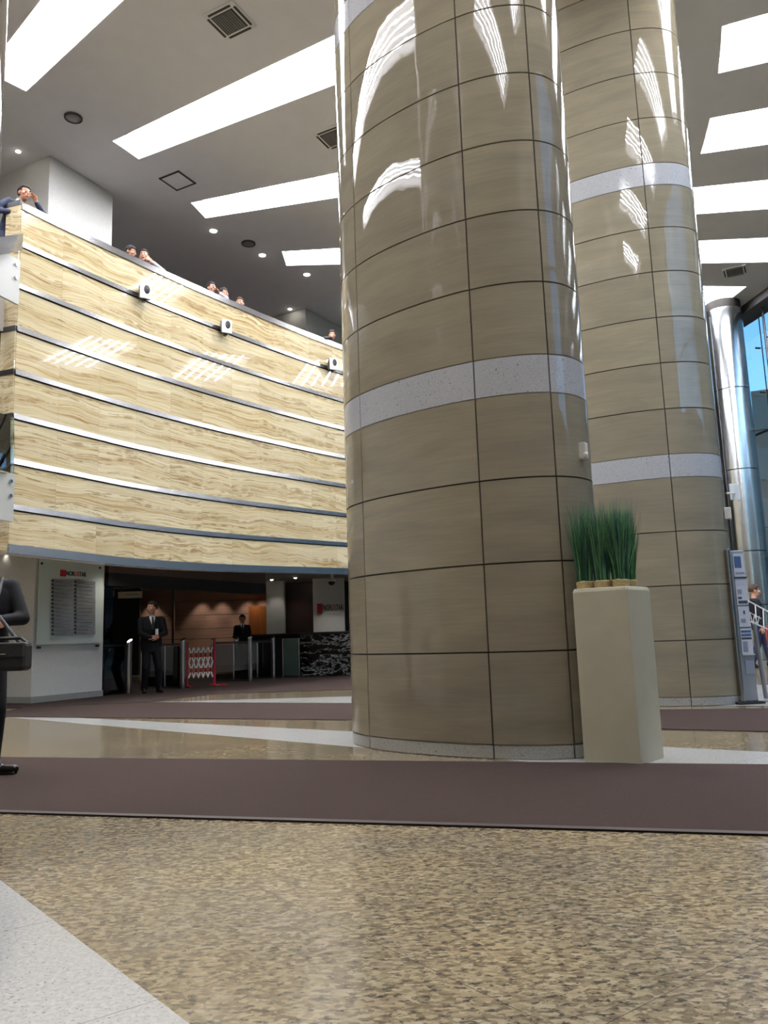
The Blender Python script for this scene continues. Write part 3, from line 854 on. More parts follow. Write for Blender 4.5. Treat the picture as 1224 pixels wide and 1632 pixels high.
o = struct(MB().span((-9.8, 10), (-8.6, 13.6), .1, 3.05, 6.1), 'gallery_dark_sheet', M['dark_void'], 'near-black sheet for the shade deep in the lower gallery at the left edge')  # dark colour stands for the shade deep in the gallery

# ------------------------------------------------------------------ three projector heads on the onyx wall
def floodlight(px, py, label, proto=[None]):
    best = None
    for i in range(0, 200):
        t = i/200*1.1; p_ = wall_at(t); q = RM.transposed() @ (Vector((p_.x, p_.y, 7.0))-Vector((0, 0, HC)))
        sx = CX+F*q.x/-q.z
        zz = 7.0
        d_ = abs(sx-px)
        if best is None or d_ < best[0]: best = (d_, t)
    t = best[1]; pw = wall_at(t); z = aty(px, py, pw.y).z; n_ = wall_normal(t)
    ang = math.atan2(n_.y, n_.x)
    base = Vector((pw.x+n_.x*.12, pw.y+n_.y*.12, z))
    if proto[0] is None:
        o = empty('wall_speaker', (0, 0, 0), label, 'speaker', 'white speakers on the onyx wall')
        # local +x faces the hall; the head is turned a little to the right
        Rz = Matrix.Rotation(math.radians(-22), 3, 'Z')
        b = MB()
        prof = [(-.10, .07, .10), (.0, .10, .125), (.08, .105, .135)]
        R = []
        for x, w, h in prof:
            R.append([Rz @ Vector((x, sy*w, sz*h)) for sy, sz in ((-1, -1), (1, -1), (1, 1), (-1, 1))])
        b.rings(R); b.build('cabinet', M['black_plastic'], o, bevel=.01)
        MB().box(Rz @ Vector((.09, 0, 0)), (.025, .215, .28), mx=Rz).build('front_panel', M['white_gloss'], o, bevel=.015)
        MB().ell(Rz @ Vector((.104, .015, .035)), (.012, .055, .085), Rz, n=20, k=12).build('grille', M['black_plastic'], o, True)
        MB().box(Rz @ Vector((-.0, 0, -.15)), (.08, .05, .04), mx=Rz).build('bracket', M['black_plastic'], o)
        MB().tube((-.14, 0, -.05), (-.05, 0, -.02), .02, n=10).build('mount', M['steel_dark'], o)
        o.location = base; o.rotation_euler = (0, 0, ang); proto[0] = o
    else:
        copy_tree(proto[0], base, ang, label)
floodlight(222, 470, 'white wall speaker nearest the left end of the onyx wall')
floodlight(352, 525, 'white wall speaker in the middle of the onyx wall')
floodlight(524, 584, 'white wall speaker on the onyx wall beside the front column')

# ------------------------------------------------------------------ directory board on the pier
def pier_pt(px, py, out=.0):
    """point on the pier's hall face (offset towards the hall)"""
    d_ = ray(px, py); n_ = Vector((-npp.x, -npp.y))
    o2 = pa+n_*out
    t = o2.dot(n_)/Vector((d_.x, d_.y)).dot(n_)
    return Vector((d_.x*t, d_.y*t, HC+d_.z*t))
brd = empty('directory_board', pier_pt(110, 1020, .05), 'frosted glass directory board with grey name plates on the white pier', 'sign')
def quad_on_pier(x0, z0, x1, z1, o0, o1, m, name, par, bevel=0):
    """slab on the pier face between along-face distances x0..x1 and heights z0..z1"""
    a = pa+dpp*x0; b_ = pa+dpp*x1; n_ = -npp
    return MB().prism([a+n_*o0, b_+n_*o0, b_+n_*o1, a+n_*o1], z0, z1).build(name, m, par, bevel=bevel)
def along(px, py):
    q = pier_pt(px, py, .05); return (Vector((q.x, q.y))-pa).dot(dpp), q.z
s0, zA = along(58, 892); s1, _ = along(165, 900); _, zB = along(57, 1036)
quad_on_pier(.04, 1.02, s1-.02, 2.62, .04, .052, M['frosted'], 'glass_sheet', brd, .003)
for px, py in ((66, 898), (158.5, 905), (62.5, 1032), (156, 1029)):
    s_, z_ = along(px, py); q = pa+dpp*s_; n_ = -npp
    MB().tube((q.x+n_.x*.0, q.y+n_.y*.0, z_), (q.x+n_.x*.075, q.y+n_.y*.075, z_), .022, n=12).build('bolt', M['steel_dark'], brd, True)
# logo and name
s_a, z_t = along(96, 908); s_b, z_b = along(104, 919)
quad_on_pier(s_a, z_b, s_b, z_t, .053, .068, M['red'], 'logo_square', brd)
def face_matrix(s_, z_, out):
    q = pa+dpp*s_-npp*out
    X = Vector((dpp.x, dpp.y, 0)); Zv = Vector((0, 0, 1)); Y_ = Zv; N_ = X.cross(Y_)
    return Matrix(((X.x, Y_.x, N_.x, q.x), (X.y, Y_.y, N_.y, q.y), (X.z, Y_.z, N_.z, z_), (0, 0, 0, 1)))
s_c, z_c = along(105, 917); s_d, _ = along(137, 917)
wtot = s_d-s_c
cur = s_c; sz = .118
parts = [('NOR', M['letter_black']), ('DS', M['red_dim']), ('TAR', M['letter_black'])]
def lettering(parent, mfun, start, z, size, total, par):
    ws = []; obs = []
    for b_, m_ in parts:
        o_, w_ = text('lettering', b_, size, Matrix.Identity(4), m_, None, .004, .0025); obs.append(o_); ws.append(w_)
    k = total/(sum(ws)+size*.08*2); x = start
    for o_, w_ in zip(obs, ws):
        o_.matrix_world = mfun(x) @ Matrix.Diagonal((k, 1, 1, 1)); attach_world(o_, par); x += (w_+size*.08)*k
def attach_world(o_, par):
    mw = o_.matrix_world.copy(); o_.parent = par
    pm = par.matrix_basis.copy(); o_.matrix_parent_inverse = pm.inverted(); o_.matrix_basis = mw
lettering(brd, lambda x: face_matrix(x, z_c, .056), s_c, z_c, sz, wtot, brd)
o_, w_ = text('tower_lettering', 'TOWER', .035, Matrix.Identity(4), M['red_dim'], None, .002, 0, space=2.6)
o_.matrix_world = face_matrix(s_c+wtot*.38, z_c-.075, .056); attach_world(o_, brd)
# name plates: two columns
def plates(x0, x1, ytop, ybot, n, skip=()):
    for k in range(n):
        if k in skip: continue
        f0 = k/n; f1 = (k+.88)/n
        sx0, zt0 = along(x0, ytop+(ybot-ytop)*f0); sx1, _ = along(x1, ytop+(ybot-ytop)*f0)
        _, zb0 = along(x0, ytop+(ybot-ytop)*f1)
        dx = -.0*k
        p_ = quad_on_pier(sx0+.045, zb0, sx1, zt0, .075, .085, M['plate'], 'name_plate', brd)
        quad_on_pier(sx0, zb0+.012, sx0+.035, zt0-.008, .075, .085, M['plate_dark'], 'floor_tag', p_)
        rl = random.Random(k+int(x0)); w_ = (sx1-sx0-.08)*rl.uniform(.35, .9)
        quad_on_pier(sx0+.06, zb0+.018, sx0+.06+w_, zb0+.027, .0855, .0865, M['plate_dark'], 'engraved_line', p_)
plates(80.5, 114.5, 923, 1014, 15)
plates(117, 150, 925, 1012, 15)

# ------------------------------------------------------------------ lobby behind the turnstiles
lob = MB()
copper = empty('panelled_wall', (-4, 27, 0), 'copper toned panelled lobby wall behind the turnstiles', 'wall', kind='structure')
Yc = 26.6
xa = aty(214, 1000, Yc).x; xb = aty(425, 1000, Yc).x
zs = [0, 1.1, zat(300, 1003, Yc), zat(300, 981, Yc), zat(300, 959, Yc), 2.78]
b = MB()
for z0, z1 in zip(zs[:-1], zs[1:]):
    b.box(((xa+xb)/2, Yc+.05, (z0+z1)/2), (xb-xa, .1, z1-z0-.014))
b.box(((xa+xb)/2, Yc+.12, 1.39), (xb-xa, .06, 2.78), m=1)
b.build('panel_course', [M['copper_panel'], M['groove']], copper)
struct(MB().box((aty(190, 1000, 25.5).x, 25.9, 1.4), (1.06, .1, 2.78)), 'opening_dark_panel', M['dark_void'], 'near-black panel painted as the unlit opening left of the copper wall')  # near-black sheet painted in for the shade inside the opening
struct(MB().span((-11.5, 17.6), (-7.7, 20.6), .1, 0, 2.78), 'wall_lobby_side', M['brown_panel'], 'brown lobby wall at the far left under the balcony')
o = MB().box(aty(276, 1005, 24.5)+Vector((0, 0, -.25)), (.07, .07, 3.2)).build('bronze_post', M['brown_panel']); tag(o, 'slim bronze post in front of the copper wall', 'post')
o = empty('door_1', (*aty(410, 1005, 26.2).xy, 0), 'orange wooden door at the right end of the copper wall', 'door', kind='structure')
MB().box((aty(411, 1005, 26.3).x, 26.4, 1.05), (.62, .08, 2.1)).build('leaf', M['orange_door'], o)
MB().tube((aty(403, 1020, 26.2).x, 26.33, 1.0), (aty(403, 1020, 26.2).x, 26.33, 1.2), .015).build('handle', M['steel'], o)
# illuminated-looking direction sign hung in the opening
o = empty('hanging_sign', aty(206, 948, 19.0), 'cream direction sign hanging above the dark opening beside the guard', 'sign')
q = aty(207.5, 948, 19.0); MB().box(q, (.56, .04, .155), math.radians(4)).build('sign_face', M['sign_cream'], o)
MB().box(q+Vector((.05, -.022, .005)), (.30, .004, .035), math.radians(4)).build('lettering_line', M['letter_grey'], o)
q2 = aty(175, 946, 19.0); MB().box(q2, (.2, .04, .15), math.radians(4)).build('side_face', M['sign_grey'], o)
MB().tube(q+Vector((-.2, 0, .07)), q+Vector((-.2, 0, 1.6)), .01).build('hanger_rod', M['steel_dark'], o)
# header beam over the gates
ga0 = Vector((-5.50, 15.72)); ga1 = Vector((-2.75, 21.0))
ga1 = ga0+(ga1-ga0).normalized()*5.2
hb = empty('gate_header', (*ga0, 2.2), 'dark header beam running over the turnstiles', 'beam', kind='thing')
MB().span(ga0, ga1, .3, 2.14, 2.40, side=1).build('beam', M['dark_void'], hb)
MB().span(ga0, ga1, .24, 2.40, 2.78, side=1).build('fascia', M['brown_panel'], hb)
# right hand lobby walls
def face_box(x0, x1, y, Y, dz, m, name, label, cat='wall', z0=0):
    a_ = aty(x0, y, Y); b_ = aty(x1, y, Y)
    o = MB().box(((a_.x+b_.x)/2, Y+.15, (z0+dz)/2), (b_.x-a_.x, .3, dz-z0)).build(name, m)
    return tag(o, label, cat, kind='structure' if cat == 'wall' else 'thing')
face_box(424.5, 453, 970, 24.6, 2.78, M['pier_stone'], 'lobby_pier', 'narrow white lobby pier at the left of the maroon panel', 'pier')
face_box(452, 501, 970, 25.4, 2.78, M['maroon_panel'], 'maroon_panel', 'dark maroon glossy panel between the two white lobby piers', 'panel')
face_box(499, 549, 970, 24.2, 2.78, M['pier_stone'], 'lobby_pier', 'white lobby pier carrying the red logo, above the marble desk', 'pier')
face_box(548, 640, 970, 25.6, 2.78, M['exterior_glass'], 'dark_glazing', 'dark blue glazing right of the lobby pier, beside the front column', 'glazing')
# sign on the lobby pier
sg = empty('lobby_sign', aty(525, 970, 24.1), 'building name sign with red square logo on the lobby pier', 'sign')
q = aty(509.5, 970, 24.17); MB().box(q, (.155, .03, .30)).build('logo_square', M['red'], sg)
xs0 = aty(515.5, 973, 24.17); xs1 = aty(547, 973, 24.17)
lettering(sg, lambda x: Matrix.Translation((x, 24.17, xs0.z)) @ Matrix.Rotation(PI/2, 4, 'X'), xs0.x, xs0.z, .24, xs1.x-xs0.x, sg)
o_, w_ = text('tower_lettering', 'TOWER', .07, Matrix.Identity(4), M['red_dim'], None, .003, 0, space=2.2)
o_.matrix_world = Matrix.Translation((xs0.x+.1, 24.17, xs0.z-.14)) @ Matrix.Rotation(PI/2, 4, 'X'); attach_world(o_, sg)
# dome camera
q = aty(528.5, 928, 22.6)
o = empty('security_camera', q, 'black dome security camera under the lobby ceiling above the sign', 'camera')
MB().tube((q.x, q.y, q.z+.05), (q.x, q.y, 2.78), .05, n=14).build('stem', M['white_paint'], o, True)
MB().ell((q.x, q.y, q.z), (.10, .10, .09), n=18, k=10).build('dome', M['black_plastic'], o, True)
MB().lathe([(.11, q.z+.02), (.12, q.z+.06), (.06, q.z+.10)], (q.x, q.y, 0)).build('collar', M['white_paint'], o, True)
# desk
dk = empty('reception_desk', (-1.2, 21.2, 0), 'long black marble reception desk with white veining', 'desk')
dA = Vector((-2.30, 21.05)); dB = Vector((-1.0, 20.85)); dC = Vector((1.6, 20.6)); dL = Vector((-4.35, 22.75))
MB().prism([dA, dB, dC, dC+Vector((0, .9)), dA+Vector((0, .75))], .03, 1.08).build('marble_front', M['marble'], dk)
MB().prism([dL, dA, dA+Vector((.15, .75)), dL+Vector((.3, .75))], .03, 1.08).build('side_front', M['black_plastic'], dk)
MB().prism([dL+Vector((-.05, -.05)), dA+Vector((-.04, -.06)), dC+Vector((0, -.06)), dC+Vector((0, .95)), dA+Vector((.1, .85)), dL+Vector((.3, .85))], 1.08, 1.14).build('counter_top', M['black_plastic'], dk, bevel=.006)
o = empty('glass_screen', (*aty(464, 1079, 20.7).xy, 0), 'greenish free-standing glass panel before the black desk', 'screen')
a_ = aty(451, 1050, 20.75); b_ = aty(477, 1050, 20.55)
MB().span(a_, b_, .02, .06, 1.0).build('pane', M['green_pane'], o)
for e in (a_, b_): MB().box((e.x, e.y, .5), (.02, .03, 1.0)).build('edge_post', M['steel'], o)

# lobby downlights and unseen wall washers, with added spots that brighten the lobby
downlight(aty(433, 926, 23.6).xy, .06, 'small lobby downlight left of the two above the white lobby pier', 2.78, 'lobby downlights')
downlight(aty(470.5, 923, 23.2).xy, .06, 'small lobby downlight right of the two above the maroon panel', 2.78, 'lobby downlights')
downlight((-7.0, 14.6), .06, 'small lobby downlight at the left edge under the onyx wall', 2.78, 'lobby downlights')
def spot(loc, e, size=75, blend=.6, col=(1, .93, .84), r=.04):
    l = bpy.data.lights.new('lobby_spot', 'SPOT'); l.energy = e; l.spot_size = math.radians(size); l.spot_blend = blend; l.color = col; l.shadow_soft_size = r
    o = bpy.data.objects.new('lobby_spot', l); COL.objects.link(o); o.location = loc; return o
for px in (238, 318, 350, 392, 415):
    spot((aty(px, 960, 26.2).x, 26.25, 2.74), 44, 75)
spot((aty(438, 926, 24.2).x, 24.25, 2.74), 8, 80)
spot((aty(476, 926, 25.0).x, 25.0, 2.74), 8, 80)
spot((aty(525, 926, 23.6).x, 23.2, 2.74), 36, 100); spot((-4.95, 15.35, 2.74), 26, 120)  # added without fixtures, to brighten the sign and the guard
spot((-7.0, 14.6, 2.72), 20, 90)
spot((-4.6, 20.5, 2.74), 46, 120); spot((-6.4, 17.6, 2.74), 34, 120); spot((-1.5, 20.0, 2.74), 26, 120); spot((-5.6, 24.5, 2.74), 40, 120)  # wide fill spots with no fixtures, general light for the lobby

# ------------------------------------------------------------------ turnstiles
ddir = (ga1-ga0).normalized(); back_d = Vector((-ddir.y, ddir.x))
def make_turnstile(label):
    o = empty('turnstile', (0, 0, 0), label, 'turnstile', 'steel and glass turnstiles of the lobby gate')
    def post(x, y, name):
        b = MB(); R = []
        for z, sl in ((0, 0), (1.0, 0)):
            R.append([Vector((x+.055*math.cos(2*PI*i/18), y+.055*math.sin(2*PI*i/18), z+sl)) for i in range(18)])
        R.append([Vector((x+.055*math.cos(2*PI*i/18), y+.055*math.sin(2*PI*i/18), 1.05+.035*math.cos(2*PI*i/18))) for i in range(18)])
        b.rings(R); return b.build(name, M['steel'], o, True)
    post(0, 0, 'front_post'); post(0, 1.15, 'rear_post')
    MB().box((0, .575, .48), (.012, .98, .86)).build('glass_pane', M['glass_smoked'], o)
    MB().box((0, .575, .945), (.04, 1.04, .05)).build('top_rail', M['steel_dark'], o)
    MB().box((0, .575, .03), (.03, 1.04, .04)).build('bottom_rail', M['steel_dark'], o)
    MB().tube((.0, .5, .93), (.0, .5, .05), .018).build('flap_hinge', M['steel'], o)
    fl = MB().box((.25, .5, .5), (.46, .010, .72)).build('glass_flap', M['glass_smoked'], o)
    return o
rzt = math.atan2(back_d.y, back_d.x)-PI/2
t0 = make_turnstile('steel and glass turnstile left of the standing guard')
t0.location = (*atz(205, 1106, 0).xy, 0); t0.rotation_euler = (0, 0, rzt)
for px, py, lab in ((291, 1098, 'steel and glass turnstile left of the red folding barrier'), (399, 1086, 'steel and glass turnstile right of the red folding barrier'),
                    (436, 1082, 'steel and glass turnstile nearest the reception desk'), (33, 1121, 'dark turnstile left of the white pier at the photo edge')):
    copy_tree(t0, (*atz(px, py, 0).xy, 0), rzt, lab)
# low glass fence between the pier and the first turnstile
o = empty('glass_fence', (*ga0, 0), 'low smoked glass fence between the white pier and the guard', 'fence')
ga_ = pb+dpp*.05; gb_ = atz(203, 1106, 0).xy
MB().span(ga_, gb_, .014, .05, .95).build('pane', M['glass_smoked'], o)
MB().span(ga_, gb_, .03, .95, .98).build('rail', M['steel_dark'], o)
# tall glass pane beside the pier
o = MB().span(pb+dpp*.03, pb+dpp*.23, .012, 0, 2.3).build('glass_fin', M['glass_clear']); tag(o, 'narrow upright glass fin against the right side of the white pier', 'glass')

# red and white folding barrier
bA = atz(298, 1096, 0); bB = atz(341.5, 1094, 0)
bB = Vector((bB.x, bA.y+.35, 0)); bB = Vector((aty(341.5, 1060, bB.y).x, bB.y, 0))
fb_ = empty('folding_barrier', ((bA.x+bB.x)/2, (bA.y+bB.y)/2, 0), 'red and white expanding lattice barrier between two turnstiles', 'barrier')
dv = (bB-bA); L_ = dv.length; du = dv.normalized()
def bp(s_, z_): return bA+du*s_+Vector((0, 0, z_))
MB().box(bp(0, .5), (.035, .04, .98), math.atan2(du.y, du.x)).build('end_post', M['red'], fb_)
MB().box(bp(L_, .52), (.05, .05, 1.04), math.atan2(du.y, du.x)).build('end_post', M['red'], fb_)
for s_ in (0, L_): MB().box(bp(s_, .02)+Vector((0, 0, 0)), (.06, .45, .03), math.atan2(du.y, du.x)).build('foot', M['red'], fb_)
MB().box(bp(L_+.12, .02), (.4, .04, .03), math.atan2(du.y, du.x)).build('foot', M['red'], fb_)
nb_ = 5
w1 = (L_-.08)/nb_
nrm = Vector((-du.y, du.x, 0))
for k in range(nb_):
    s0_ = .04+k*w1; s1_ = s0_+w1
    for (a0_, a1_, off) in ((s0_, s1_, .008), (s1_, s0_, -.008)):
        sl = MB()
        for zz0, zz1 in ((.20, .53), (.53, .86)):
            p_ = bp(a0_ if zz0 < .5 else a0_, zz0)+nrm*off; q_ = bp(a1_, zz1)+nrm*off
            mid1 = p_+(q_-p_)*.36; mid2 = p_+(q_-p_)*.64
            for u_, v_, mm in ((p_, mid1, 0), (mid1, mid2, 1), (mid2, q_, 0)):
                sl.tube(u_, v_, .017, n=6, m=mm)
        sl.build('lattice_bar', [M['white_gloss'], M['red']], fb_)

# ------------------------------------------------------------------ planter with grass
pl = empty('planter', (1.72, 6.12, 0), 'tall square cream planter standing against the front column', 'planter')
kk = .988
Pf = Vector((1.775, 5.885)); Pl = Vector((1.415, 6.085)); Pr = Vector((2.035, 6.165)); Pk = Pl+(Pr-Pf)*.78
PP = [v*kk for v in (Pf, Pr, Pk, Pl)]
cen = sum(PP, Vector((0, 0)))/4
def inset(k): return [cen+(v-cen)*k for v in PP]
b = MB(); R = []
for k, z in ((1.0, 0), (1.0, 1.235), (.955, 1.262), (.86, 1.262), (.84, 1.24), (.84, 1.17)):
    R.append([Vector((v.x, v.y, z)) for v in inset(k)])
b.rings(R); b.build('body', M['planter_cream'], pl, bevel=.008)
def tuft(c, r, n, label, rnd):
    o = empty('grass_bundle', (c[0], c[1], 1.262), label, 'plant', 'bundles of tall green grass in the planter')
    b = MB()
    b.lathe([(r*.95, 1.18), (r*1.12, 1.21), (r*1.06, 1.26), (r*1.14, 1.312), (r*.7, 1.325)], (c[0], c[1], 0), n=16)
    b.build('straw_base', M['straw'], o, True)
    gr = MB()
    for k in range(n):
        a = rnd.uniform(0, 2*PI); q = r*math.sqrt(rnd.random())*.95
        x, y = c[0]+q*math.cos(a), c[1]+q*math.sin(a)
        h = rnd.uniform(.42, .73)*(1.0-.12*(q/r)); w = rnd.uniform(.0026, .0052)
        lean = Vector((math.cos(a), math.sin(a)))*rnd.uniform(.0, .07)*(.4+q/r)+Vector((rnd.gauss(0, .028), rnd.gauss(0, .028)))
        side = rnd.uniform(0, PI); sx, sy = math.cos(side)*w, math.sin(side)*w
        pts = []
        for i in range(5):
            f = i/4; ww = (1-f**2)*1.0+.03
            px_, py_ = x+lean.x*f**1.7, y+lean.y*f**1.7; zz = 1.28+h*f
            pts.append(((px_-sx*ww, py_-sy*ww, zz), (px_+sx*ww, py_+sy*ww, zz)))
        vs = [v for pr in pts for v in pr]
        gr.add(vs, [(2*i, 2*i+1, 2*i+3, 2*i+2) for i in range(4)], rnd.choice((0, 0, 1, 1, 2, 2)))
    go = gr.build('blades', [M['blade_green'], M['blade_dark'], M['blade_light']], o)
    go['kind'] = 'stuff'
rnd = random.Random(3)
U = (Pr-Pf).normalized(); V = (Pl-Pf).normalized(); c0 = cen
labs = ['clump of tall green grass at the left of the planter top', 'clump of tall green grass second from the left in the planter',
        'clump of tall green grass at the front corner of the planter', 'clump of tall green grass at the right of the planter top']
f0 = Pf*kk
spots = [f0+V*.355+U*.10, f0+V*.225+U*.10, f0+V*.095+U*.11, f0+V*.11+U*.27]
for sp_, lb in zip(spots, labs): tuft(sp_, .060, 330, lb, rnd)
# straggling blade on the left
# ------------------------------------------------------------------ information kiosk
kb = atz(1183, 1123, 0); kr = atz(1217, 1122, 0)
ks = empty('information_stand', (kb.x+.15, kb.y+.1, 0), 'slim steel information stand with posted notices beside the rear column', 'stand')
ka = math.atan2(kr.y-kb.y+.05, kr.x-kb.x)
ux = Vector((math.cos(ka), math.sin(ka))); uy = Vector((-ux.y, ux.x))
kw = (kr-kb).length*.92
o0 = Vector((kb.x, kb.y))
def kbox(x0, x1, y0, y1, z0, z1, m, name, par=ks, bevel=0):
    P_ = [o0+ux*x0+uy*y0, o0+ux*x1+uy*y0, o0+ux*x1+uy*y1, o0+ux*x0+uy*y1]
    return MB().prism(P_, z0, z1).build(name, m, par, bevel=bevel)
kbox(-.06, kw+.05, -.04, .26, 0, .03, M['black_rubber'], 'base')
kbox(0, .045, 0, .2, .03, 1.90, M['steel'], 'side_frame', bevel=.012)
kbox(.045, kw, .015, .2, .03, 1.88, M['kiosk_steel'], 'body', bevel=.012)
def note(z0, z1, items, m='paper'):
    p_ = kbox(.075, kw-.012, .004, .012, z0, z1, M[m], 'notice')
    for x0, x1, y0, y1, mm in items:
        kbox(.075+(kw-.09)*x0, .075+(kw-.09)*x1, .0015, .004, z0+(z1-z0)*y0, z0+(z1-z0)*y1, M[mm], 'printed_block', p_)
note(1.55, 1.84, [(.08, .72, .38, .88, 'ink_blue'), (.1, .95, .1, .2, 'ink_grey')])
note(1.20, 1.53, [(.1, .9, .72, .84, 'paper_lilac'), (.1, .5, .4, .58, 'ink_grey'), (.1, .95, .05, .16, 'ink_dark'), (.1, .45, .22, .3, 'ink_dark')])
note(.93, 1.18, [(.45, .6, .62, .8, 'ink_dark'), (.15, .6, .2, .4, 'ink_grey')])
note(.60, .91, [(.05, .97, .84, .93, 'ink_blue'), (.05, .97, .70, .79, 'ink_blue'), (.05, .97, .57, .65, 'ink_dark'), (.1, .55, .08, .5, 'ink_grey')])
kbox(.07, kw, -.01, .012, .585, .60, M['panel_white'], 'lip')
kbox(.07, kw, -.01, .012, 1.535, 1.548, M['ink_dark'], 'lip')
kbox(.1, .2, .006, .012, .36, .52, M['ink_grey'], 'label_sticker')
# wire rack stand to its right, seen from behind
Yk = 10.25
rk = empty('wire_rack_stand', (aty(1219, 1112, Yk).x, Yk, 0), 'white wire tray stand on a leaning post at the right edge', 'stand')
MB().tube(aty(1221, 1113, Yk), aty(1201, 990, Yk+.0), .026, n=12).build('post', M['kiosk_steel'], rk, True)
bb = aty(1221, 1113, Yk); MB().lathe([(.16, 0), (.16, .012), (.03, .02)], (bb.x, bb.y, 0)).build('base', M['kiosk_steel'], rk, True)
A_, B_, C2, D_ = aty(1191, 957, Yk), aty(1236, 981, Yk-.02), aty(1236, 1008, Yk-.25), aty(1194, 990, Yk-.2)
b = MB().path([A_, B_, C2, D_, A_], .009)
for f in (.28, .56, .84): b.tube(A_+(B_-A_)*f, D_+(C2-D_)*f, .007, n=6)
b.tube(A_+(D_-A_)*.55, A_+(D_-A_)*.55+(B_-A_)*.45, .006, n=6)
b.build('tray_frame', M['white_paint'], rk)
b = MB()
zig = [D_+(C2-D_)*.05+Vector((0, 0, .12)), D_+(C2-D_)*.14+Vector((0, 0, -.02)), D_+(C2-D_)*.24+Vector((0, 0, .12)), D_+(C2-D_)*.32+Vector((0, 0, .0)), D_+(C2-D_)*.42+Vector((0, 0, .12))]
b.path(zig, .006, n=6); b.build('wire_divider', M['white_paint'], rk)
#PEOPLE_BEGIN
# ------------------------------------------------------------------ people
def remeshed(mb, name, m, voxel, parent, smooth_it=6, sub=False):
    me = bpy.data.meshes.new(name); me.from_pydata(mb.v, [], mb.f)
    bm = bmesh.new(); bm.from_mesh(me); bmesh.ops.recalc_face_normals(bm, faces=bm.faces); bm.to_mesh(me); bm.free()
    t = bpy.data.objects.new(name, me); COL.objects.link(t)
    r = t.modifiers.new('r', 'REMESH'); r.mode = 'VOXEL'; r.voxel_size = voxel
    s_ = t.modifiers.new('s', 'SMOOTH'); s_.factor = .5; s_.iterations = smooth_it
    bpy.context.view_layer.update()
    m2 = bpy.data.meshes.new_from_object(t.evaluated_get(bpy.context.evaluated_depsgraph_get()))
    bpy.data.objects.remove(t); bpy.data.meshes.remove(me)
    m2.name = name; m2.materials.clear(); m2.materials.append(m)
    o = bpy.data.objects.new(name, m2); COL.objects.link(o)
    m2.polygons.foreach_set('use_smooth', [True]*len(m2.polygons))
    o.parent = parent; return o
def loft(mb, prof, mx=None, n=24):
    """stacked ellipses: (x, y, z, rx, ry)"""
    R = []
    for x, y, z, rx, ry in prof:
        ring = []
        for i in range(n):
            a = 2*PI*i/n; v = Vector((x+rx*math.cos(a), y+ry*math.sin(a), z)); ring.append(mx @ v if mx else v)
        R.append(ring)
    return mb.rings(R)
def ik(a, tgt, l1, l2, pole):
    a = Vector(a); tgt = Vector(tgt); d_ = tgt-a; L0 = min(d_.length, (l1+l2)*.995); u = d_.normalized()
    tgt = a+u*L0; x = (l1*l1-l2*l2+L0*L0)/(2*L0); h = math.sqrt(max(0, l1*l1-x*x))
    pv = Vector(pole); pv = (pv-u*pv.dot(u)).normalized()
    return a+u*x+pv*h, tgt
def hand(mb, w, d_, nrm, side, curl=.5, s=1.0):
    """palm and five fingers from the wrist w along d_; nrm is the way the palm faces"""
    d_ = Vector(d_).normalized(); nrm = Vector(nrm); nrm = (nrm-d_*nrm.dot(d_)).normalized(); x = d_.cross(nrm)*side
    for k in (-1.5, -.5, .5, 1.5):
        mb.capsule(w+x*k*.012*s, w+d_*.085*s+x*k*.019*s, .0135*s, .0115*s, n=8, k=2)
    for k, ln in zip((-1.5, -.5, .5, 1.5), (.062, .080, .086, .074)):
        b0 = w+d_*.088*s+x*k*.0205*s
        d1 = (d_*math.cos(curl)+nrm*math.sin(curl)).normalized(); d2 = (d_*math.cos(curl*2)+nrm*math.sin(curl*2)).normalized()
        m1 = b0+d1*ln*.5*s; mb.capsule(b0, m1, .0095*s, .0088*s, n=8, k=2); mb.capsule(m1, m1+d2*ln*.5*s, .0088*s, .0072*s, n=8, k=2)
    t0_ = w+d_*.028*s+x*.024*s; t1_ = t0_+(d_*.6+x*.7+nrm*.35).normalized()*.042*s; t2_ = t1_+(d_*.85+x*.2+nrm*.45).normalized()*.034*s
    mb.capsule(t0_, t1_, .0125*s, .0105*s, n=8, k=2); mb.capsule(t1_, t2_, .0105*s, .0085*s, n=8, k=2)

